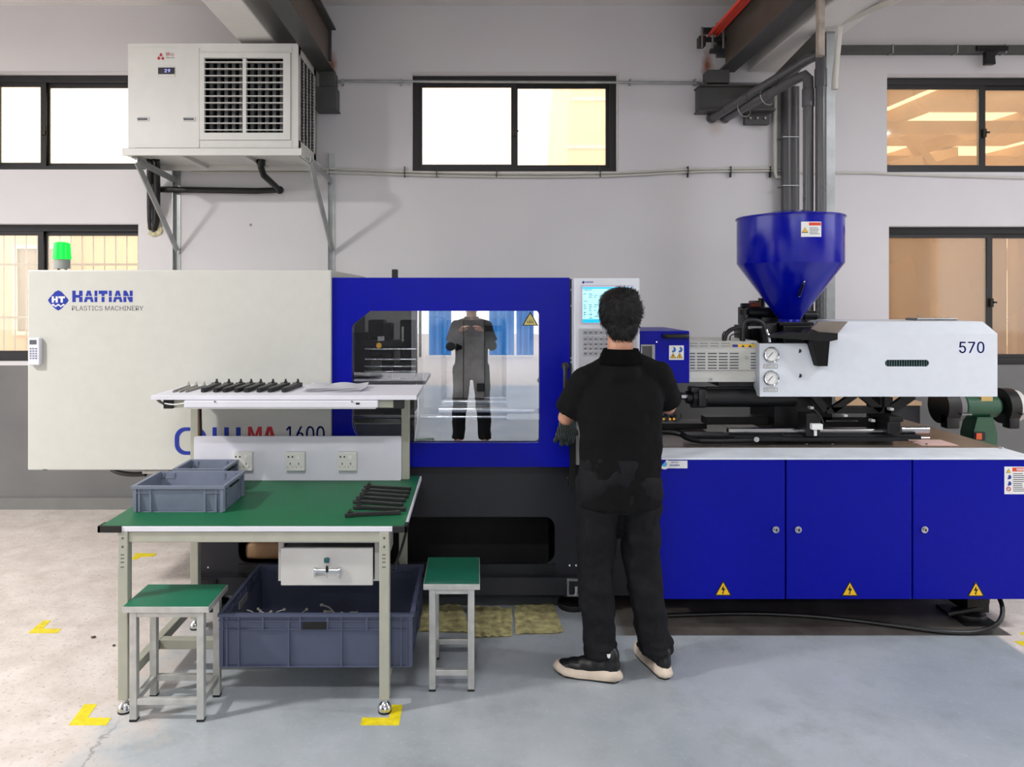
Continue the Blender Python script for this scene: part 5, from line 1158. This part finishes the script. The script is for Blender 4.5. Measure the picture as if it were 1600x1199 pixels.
MB().box(xa_,xb_,5.3,5.7,.05,zt,.005).build('cabinet_body',mat('cabinet_black',(20,22,28),.5),t)
MB().box(xa_-.01,xb_+.005,5.29,5.71,zt,zt+.03,.003).build('cabinet_top',M_tan,t)
MB().box(xa_+.02,xb_-.02,5.294,5.30,.08,zt-.03,.002).build('cabinet_door',M_navy,t)
for x in (xa_+.05,xb_-.05): MB().box(x-.03,x+.03,5.33,5.67,0,.05).build('foot',M_black,t)
t=thing('top_tray','flat grey tray lying on top of the white cover marked 570','tray',(X(1455,4.4),4.4,Z(502.5,4.15)))
m=MB(); zc=Z(502.5,DI+.09)+.0005; m.box(X(1425,4.35),X(1488,4.35),4.3,4.42,zc,zc+.014,.003); m.build('tray_body',M_steel,t)
MB().tube([(X(1437,4.35),4.35,zc+.014),(X(1434,4.35),4.35,zc+.04)],.003,6).build('tray_wire',M_galv,t)
# rags/dirt flecks on the floor
M_fleck=mat('dirt_fleck',(84,74,68),.9)
for i,(px,py,s,lb) in enumerate(((146,997,.014,'dark crumb on the bare concrete, left of the stool'),(178,1010,.009,'smaller dark crumb on the concrete beside the bench leg'))):
    c=G(px,py); m=MB(); m.ball((c.x,c.y,.004),(s,s*.8,.005),8,Matrix.Rotation(.6,4,'Z')); tag(m.build('debris_crumb',M_fleck,None,remesh=.0025,sm=1,disp=(.004,.01)),lb,'debris','crumbs on the concrete')
#PART4
# ---------------------------------------------------------------- people
def human(name,label,J,face=1,hand_spread=True,vox=.006,glove=None,watch=False):
    """J: joint dictionary in world coordinates; the figure faces +y * face."""
    V=Vector
    root=thing(name,label,'person',(J['pelvis'].x,J['pelvis'].y,0))
    H=J['head']; N=J['neck']; f=face
    b=MB()
    hx_,hy_,hz_=H
    # skull, jaw, face
    b.ball(H+V((0,-.010*f,.012)),(.077,.094,.100),24); b.ball(H+V((0,.022*f,-.045)),(.060,.066,.066),20); b.ball(H+V((0,.060*f,-.085)),(.030,.026,.022),14)
    b.ball(H+V((0,.094*f,-.025)),(.011,.020,.017),10); b.ball(H+V((0,.086*f,.002)),(.009,.014,.026),10)
    b.ball(H+V((0,.084*f,-.060)),(.024,.012,.007),10); b.ball(H+V((0,.083*f,-.070)),(.021,.012,.007),10)
    for s in (-1,1):
        b.ball(H+V((s*.079,-.004*f,-.018)),(.010,.019,.031),12,Matrix.Rotation(-.25*s,4,'Z')); b.ball(H+V((s*.034,.076*f,.020)),(.024,.012,.007),10); b.ball(H+V((s*.045,.058*f,-.032)),(.022,.022,.018),10)
    b.cap(H+V((0,-.025*f,-.06)),.055,N,.058); 
    ch=J['chest']; pv=J['pelvis']
    b.cap(N,.058,ch+V((0,0,.12)),.075)
    b.ball(ch,(.145,.095,.17),20); b.ball((ch+pv)/2,(.128,.090,.16),20); b.ball(pv,(.145,.10,.11),20)
    for s in 'lr':
        sh,el,wr=J['sh_'+s],J['el_'+s],J['wr_'+s]; hp_,kn,an=J['hip_'+s],J['kn_'+s],J['an_'+s]
        b.cap(ch+V((0,0,.12)),.06,sh,.050); b.cap(sh,.048,el,.036); b.cap(el,.037,el.lerp(wr,.3),.039); b.cap(el.lerp(wr,.3),.039,wr,.024)
        b.cap(hp_,.080,kn,.052); b.cap(kn,.052,kn.lerp(an,.3),.054); b.cap(kn.lerp(an,.3),.054,an,.034)
        b.cap(an,.034,an+V((0,.06*f,-.03)),.03)
        # hand: palm, four fingers, thumb
        d=(J['hd_'+s]-wr).normalized(); up=V((0,0,1)); sd=d.cross(up).normalized(); up=sd.cross(d).normalized(); sgn=1 if s=='r' else -1
        pc=wr+d*.052
        b.cap(wr,.023,wr+d*.03,.024)
        M=Matrix((( sd.x,d.x,up.x,0),(sd.y,d.y,up.y,0),(sd.z,d.z,up.z,0),(0,0,0,1)))
        b.ball(pc,(.040,.048,.015),14,M)
        for k,(off,L) in enumerate(((-.030,.066),(-.010,.076),(.010,.071),(.029,.056))):
            o_=off*-sgn*-1
            k0=wr+d*.088+sd*o_; k1=k0+d*L*.42+sd*o_*.10-up*.006; k2=k1+d*L*.32-up*.014; k3=k2+d*L*.22-up*.018
            b.cap(k0-d*.02,.0105,k1,.0092,10); b.cap(k1,.0092,k2,.0084,10); b.cap(k2,.0084,k3,.0074,10)
        t0=wr+d*.03-sd*(.030*sgn); t1=t0+d*.028-sd*(.022*sgn)-up*.006; t2=t1+d*.030-sd*(.006*sgn)-up*.008
        b.cap(t0,.015,t1,.011,10); b.cap(t1,.011,t2,.009,10)
    body=b.build('body',M_skin,root,remesh=vox,sm=3)
    # eyes
    for s in (-1,1):
        e=MB().ball(H+V((s*.033,.080*f,.003)),(.0125,.010,.0085),12).build('eye',M_sticker,root,True); MB().ball(H+V((s*.033,.089*f,.003)),(.0055,.003,.0055),10).build('iris',M_black,e,True)
    MB().ball(H+V((0,.0935*f,-.065)),(.021,.005,.005),10).build('mouth',mat('lips',(150,84,76),.5),root,True)
    # hair
    b=MB()
    b.ball(H+V((0,-.022*f,.022)),(.096,.104,.104),26); b.ball(H+V((-.006,.035*f,.060)),(.074,.070,.060),20); b.ball(H+V((0,-.060*f,-.055)),(.070,.046,.066),20)
    b.ball(H+V((0.02,-.03*f,.075)),(.062,.070,.048),18); b.ball(H+V((-.052,-.02*f,-.01)),(.036,.060,.056),16); b.ball(H+V((.052,-.02*f,-.01)),(.036,.060,.056),16)
    hair=b.build('hair',M_hair,root,remesh=.005,sm=5,disp=(.014,.022))
    # strands swirling out of the crown
    me=hair.data; rnd=random.Random(3); cr=H+V((-.012,-.085*f,.055))-WPOS[root]
    b=bmesh.new(); n=len(me.vertices)
    for i in range(2600):
        v=me.vertices[rnd.randrange(n)]; p=v.co.copy(); nn=v.normal
        if p.y*f>(H.y-WPOS[root].y)*f+.06: pass
        d=(p-cr); 
        if d.length<.008: continue
        d.normalize(); d=(d+nn.cross(d)*.55+V((0,0,-.25))).normalized(); d=(d-nn*d.dot(nn)).normalized(); L=rnd.uniform(.018,.040); w_=d.cross(nn)*.0011
        a=p+nn*.0005; m1=p+d*L*.55+nn*.0045; e=p+d*L+nn*rnd.uniform(-.001,.004)
        vs=[b.verts.new(q) for q in (a-w_,a+w_,m1+w_*.9,m1-w_*.9,e)]
        b.faces.new((vs[0],vs[1],vs[2],vs[3])); b.faces.new((vs[3],vs[2],vs[4]))
    me2=bpy.data.meshes.new('hair_strands'); b.to_mesh(me2); b.free(); me2.materials.append(M_hair)
    so=bpy.data.objects.new('hair_strands',me2); COL.objects.link(so); so.parent=hair; so['kind']='stuff'
    # shirt
    b=MB()
    sl,sr=J['sh_l'],J['sh_r']; mid=(sl+sr)/2; hm=J['hem']
    R=[]
    for t_,rx,ry in ((0,.190,.128),(.10,.188,.130),(.25,.184,.128),(.42,.182,.124),(.58,.186,.126),(.74,.192,.126),(.86,.186,.118),(.95,.160,.100),(1.0,.125,.082),(1.05,.08,.07)):
        c=V((pv.x,pv.y,hm)).lerp(V((mid.x,mid.y,mid.z+.035)),t_); R.append((c.x,c.y,c.z,rx*J.get('bw',1),ry))
    b.loft(R,28)
    for s in 'lr':
        sh,el=J['sh_'+s],J['el_'+s]; e=sh.lerp(el,J.get('sleeve',.80))
        b.cap(ch+V((0,0,.13)),.075,sh,.066); b.cap(N+V((0,-.01*f,-.04)),.050,sh+V((0,0,.012)),.052); b.cyl(sh,e,.068,.076,20); b.ball(sh,.068)
    b.cap(N+V((0,-.01*f,-.11)),.10,N+V((0,-.012*f,-.055)),.068)
    if J.get('long'):
        for s in 'lr': b.cap(J['el_'+s],.056,J['wr_'+s],.045)
    shirt=b.build('polo_shirt',M_shirt,root,remesh=.009,sm=4,disp=(.022,.09))
    # collar
    b=bmesh.new(); n=30; A=[];
    for i in range(n+1):
        a=-PI*.93+i*(2*PI*.93)/n
        # opening to the front
        ux,uy=math.sin(a),-math.cos(a)*f
        lo=N+V((ux*.088,uy*.070-.006*f,-.085)); up_=N+V((ux*.071,uy*.070-.014*f,.004)); ot=N+V((ux*.104,uy*.098-.010*f,-.060))
        A.append([b.verts.new(q) for q in (lo,up_,up_+V((ux*.006,uy*.006,.0)),ot)])
    for p,q in zip(A,A[1:]):
        for k in range(3): b.faces.new((p[k],q[k],q[k+1],p[k+1]))
    bmesh.ops.solidify(b,geom=b.faces[:],thickness=.003); m=MB(); m._add(b); m.build('collar',M_shirt,shirt,True,angle=80)
    # trousers
    b=MB()
    b.loft([(pv.x,pv.y,pv.z-.14,.10,.09),(pv.x,pv.y,pv.z-.10,.165,.118),(pv.x,pv.y,pv.z,.180,.125),(pv.x,pv.y,pv.z+.10,.172,.115)],28)
    for s in 'lr':
        hp_,kn,an=J['hip_'+s],J['kn_'+s],J['an_'+s]; cf=kn.lerp(an,1.03)
        b.cap(hp_,.108,hp_.lerp(kn,.55),.092,20); b.cap(hp_.lerp(kn,.55),.092,kn,.084,20); b.cap(kn,.084,kn.lerp(an,.6),.076,20); b.cyl(kn.lerp(an,.6),cf,.076,.070,20)
        b.ball(cf+V((0,0,.022)),(.077,.082,.030),20); b.ball(cf+V((0.004,0,.055)),(.070,.076,.022),20)
    b.build('trousers',M_trouser,root,remesh=.010,sm=4,disp=(.034,.085))
    # shoes
    for s in 'lr':
        c=J['shoe_'+s]; rz=J['rz_'+s]
        T=Matrix.Translation(c)@Matrix.Rotation(rz,4,'Z')
        outl=[(-.045,-.030),(-.062,-.012),(-.064,.012),(-.045,.032),(0,.036),(.06,.037),(.12,.044),(.18,.046),(.215,.034),(.232,.010),(.228,-.014),(.205,-.036),(.16,-.044),(.10,-.040),(.05,-.034),(0,-.034)]
        m=MB(); bb=bmesh.new(); rings=[]
        for z,k in ((0,.93),(.008,.96)): rings.append([bb.verts.new(((x-.08)*k+.08,y*k,z+ (max(0,x-.17)*.25))) for x,y in outl])
        nn=len(outl); bb.faces.new(rings[0][::-1]); bb.faces.new(rings[1])
        for i in range(nn): bb.faces.new((rings[0][i],rings[0][(i+1)%nn],rings[1][(i+1)%nn],rings[1][i]))
        m._add(bb,T); so=m.build('outsole',M_black,root,True)
        m=MB(); bb=bmesh.new(); rings=[]
        for z,k in ((.008,.97),(.018,1.03),(.030,1.0),(.038,.95),(.046,.90)):
            rings.append([bb.verts.new(((x-.08)*k+.08 - (.006 if x<-.03 and z>.015 else 0),y*k,(z*(1.15 if x<.02 else .92))+(max(0,x-.17)*.25))) for x,y in outl])
        bb.faces.new(rings[0][::-1]); bb.faces.new(rings[-1])
        for a,c2 in zip(rings,rings[1:]):
            for i in range(nn): bb.faces.new((a[i],a[(i+1)%nn],c2[(i+1)%nn],c2[i]))
        m._add(bb,T); m.build('midsole',M_sole,root,True,angle=60)
        m=MB()
        for (x,z,rx,ry,rz_) in ((-.018,.070,.044,.034,.052),(-.022,.108,.037,.034,.045),(.03,.065,.055,.036,.045),(.08,.055,.06,.038,.038),(.13,.048,.055,.041,.030),(.175,.042,.045,.038,.022),(.205,.038,.022,.026,.014)):
            m.ball((x,0,z),(rx,ry,rz_),16)
        bmesh.ops.transform(m.bm,matrix=T,verts=m.bm.verts); up=m.build('shoe_upper',M_black,root,remesh=.005,sm=4)
        m=MB(); 
        for (a,b_) in (((.10,-.038,.050),(.135,-.040,.060)),((.085,-.037,.048),(.03,-.036,.072)),((.03,-.036,.072),(.045,-.037,.050))):
            m.bar(Vector(a)+Vector((0,-.001,0)),Vector(b_)+Vector((0,-.001,0)),.003,.002)
        bmesh.ops.transform(m.bm,matrix=T,verts=m.bm.verts); m.build('shoe_stripe',M_steel,up)
        m=MB(); m.lathe([(.036,.0),(.040,.012),(.038,.024),(.034,.024)],(c.x+.0,c.y,.105),18); m.build('sock',M_sticker,root,True)
    return root
V=Vector
J=dict(head=V((X(968,3.33),3.33,1.600)),neck=V((X(969,3.30),3.30,1.448)),chest=V((X(966,3.31),3.31,1.20)),pelvis=V((X(967,3.28),3.28,.88)),
 sh_l=V((X(915,3.31),3.31,1.305)),sh_r=V((X(1028,3.31),3.31,1.330)),
 el_l=V((X(884,3.40),3.40,1.125)),wr_l=V((X(925,3.60),3.60,1.22)),hd_l=V((X(945,3.68),3.68,1.27)),
 el_r=V((X(1044,3.44),3.44,1.17)),wr_r=V((X(985,3.58),3.60,1.27)),hd_r=V((X(965,3.66),3.68,1.32)),
 hip_l=V((X(938,3.28),3.28,.86)),hip_r=V((X(997,3.28),3.28,.86)),kn_l=V((X(932,3.27),3.30,.49)),kn_r=V((X(1006,3.27),3.32,.49)),
 an_l=V((X(939,3.25),3.27,.10)),an_r=V((X(1026,3.27),3.29,.10)),
 shoe_l=V((X(948,3.22),3.235,0)),rz_l=PI-.30,shoe_r=V((X(1036,3.25),3.285,0)),rz_r=PI/2+.22,hem=.755)
human('person','operator in black polo shirt and black trousers facing the machine control panel',J)
# photographer whose reflection shows in the press window
o_=V((-.06,-.50,0))
J2=dict(head=o_+V((0,0,1.62)),neck=o_+V((0,0,1.46)),chest=o_+V((0,0,1.22)),pelvis=o_+V((0,0,.90)),
 sh_l=o_+V((-.165,0,1.36)),sh_r=o_+V((.165,0,1.36)),el_l=o_+V((-.23,.05,1.14)),wr_l=o_+V((-.13,.22,1.30)),hd_l=o_+V((-.08,.28,1.36)),
 el_r=o_+V((.23,.05,1.14)),wr_r=o_+V((.13,.22,1.30)),hd_r=o_+V((.08,.28,1.36)),
 hip_l=o_+V((-.10,0,.88)),hip_r=o_+V((.10,0,.88)),kn_l=o_+V((-.13,.01,.49)),kn_r=o_+V((.13,.01,.49)),an_l=o_+V((-.15,0,.10)),an_r=o_+V((.15,0,.10)),
 shoe_l=o_+V((-.15,-.03,0)),rz_l=PI/2+.2,shoe_r=o_+V((.15,-.03,0)),rz_r=PI/2-.2,hem=.80,long=True)
human('person','person in dark long-sleeved clothes with raised hands, mirrored in the machine window',J2,vox=.009)
# glove hanging from the door handle
t=thing('work_glove','black and grey knitted work glove hanging below the door handle beside the operator','glove',(X(884,3.74),3.74,Z(690,3.74)))
m=MB(); DGv=3.735
pts=[(878,656),(876,666),(874,678)]
m.cap(P(884,650,DGv),.026,P(882,664,DGv),.032); m.cap(P(882,664,DGv),.032,P(879,680,DGv),.036); m.cap(P(890,665,DGv),.03,P(890,684,DGv),.028)
for (a,b_,c,d) in ((872,680,868,689),(879,684,877,694),(886,685,886,694),(893,682,894,690),(896,668,901,678)): m.cap(P(a,b_,DGv-.01),.014,P(c,d,DGv-.01),.012)
def knit():
    m_=bpy.data.materials.new('knit'); m_.use_nodes=True; n=m_.node_tree.nodes; l=m_.node_tree.links; b=n['Principled BSDF']; b.inputs['Roughness'].default_value=.9
    tc=n.new('ShaderNodeTexCoord'); wv=n.new('ShaderNodeTexWave'); wv.inputs['Scale'].default_value=34; wv.inputs['Distortion'].default_value=5; wv.inputs['Detail'].default_value=3; l.new(tc.outputs['Object'],wv.inputs['Vector'])
    r=n.new('ShaderNodeValToRGB'); r.color_ramp.elements[0].position=.55; r.color_ramp.elements[0].color=lin((8,10,10)); r.color_ramp.elements[1].position=.95; r.color_ramp.elements[1].color=lin((70,84,82)); l.new(wv.outputs['Fac'],r.inputs['Fac']); l.new(r.outputs[0],b.inputs['Base Color'])
    bp=n.new('ShaderNodeBump'); bp.inputs['Strength'].default_value=.6; bp.inputs['Distance'].default_value=.004; l.new(wv.outputs['Fac'],bp.inputs['Height']); l.new(bp.outputs[0],b.inputs['Normal']); return m_
m.build('glove_body',knit(),t,remesh=.004,sm=3,disp=(.012,.02))
# lamp housings hung from the ceiling; the long ones hold added fill lamps
for i,((x,y,z,sx,sy,p,c),lb) in enumerate(zip(LAMPS,('square ceiling lamp over the left bay','square ceiling lamp over the middle of the room','long added fill lamp nearest above the viewpoint','long added fill lamp at the right end of the room','long added fill lamp near the gateway, left one','long added fill lamp near the gateway, right one'))):
    t=thing('ceiling_lamp',lb,'lamp',(x,y,z))
    MB().box(x-sx/2-.02,x+sx/2+.02,y-sy/2-.02,y+sy/2+.02,z-.02,z+.05,.006).build('lamp_housing',M_benchw,t)
    for dx in (-.15,.15): MB().cyl((x+dx,y,z+.05),(x+dx,y,CEIL),.006,n=6).build('hanging_rod',M_galv,t)
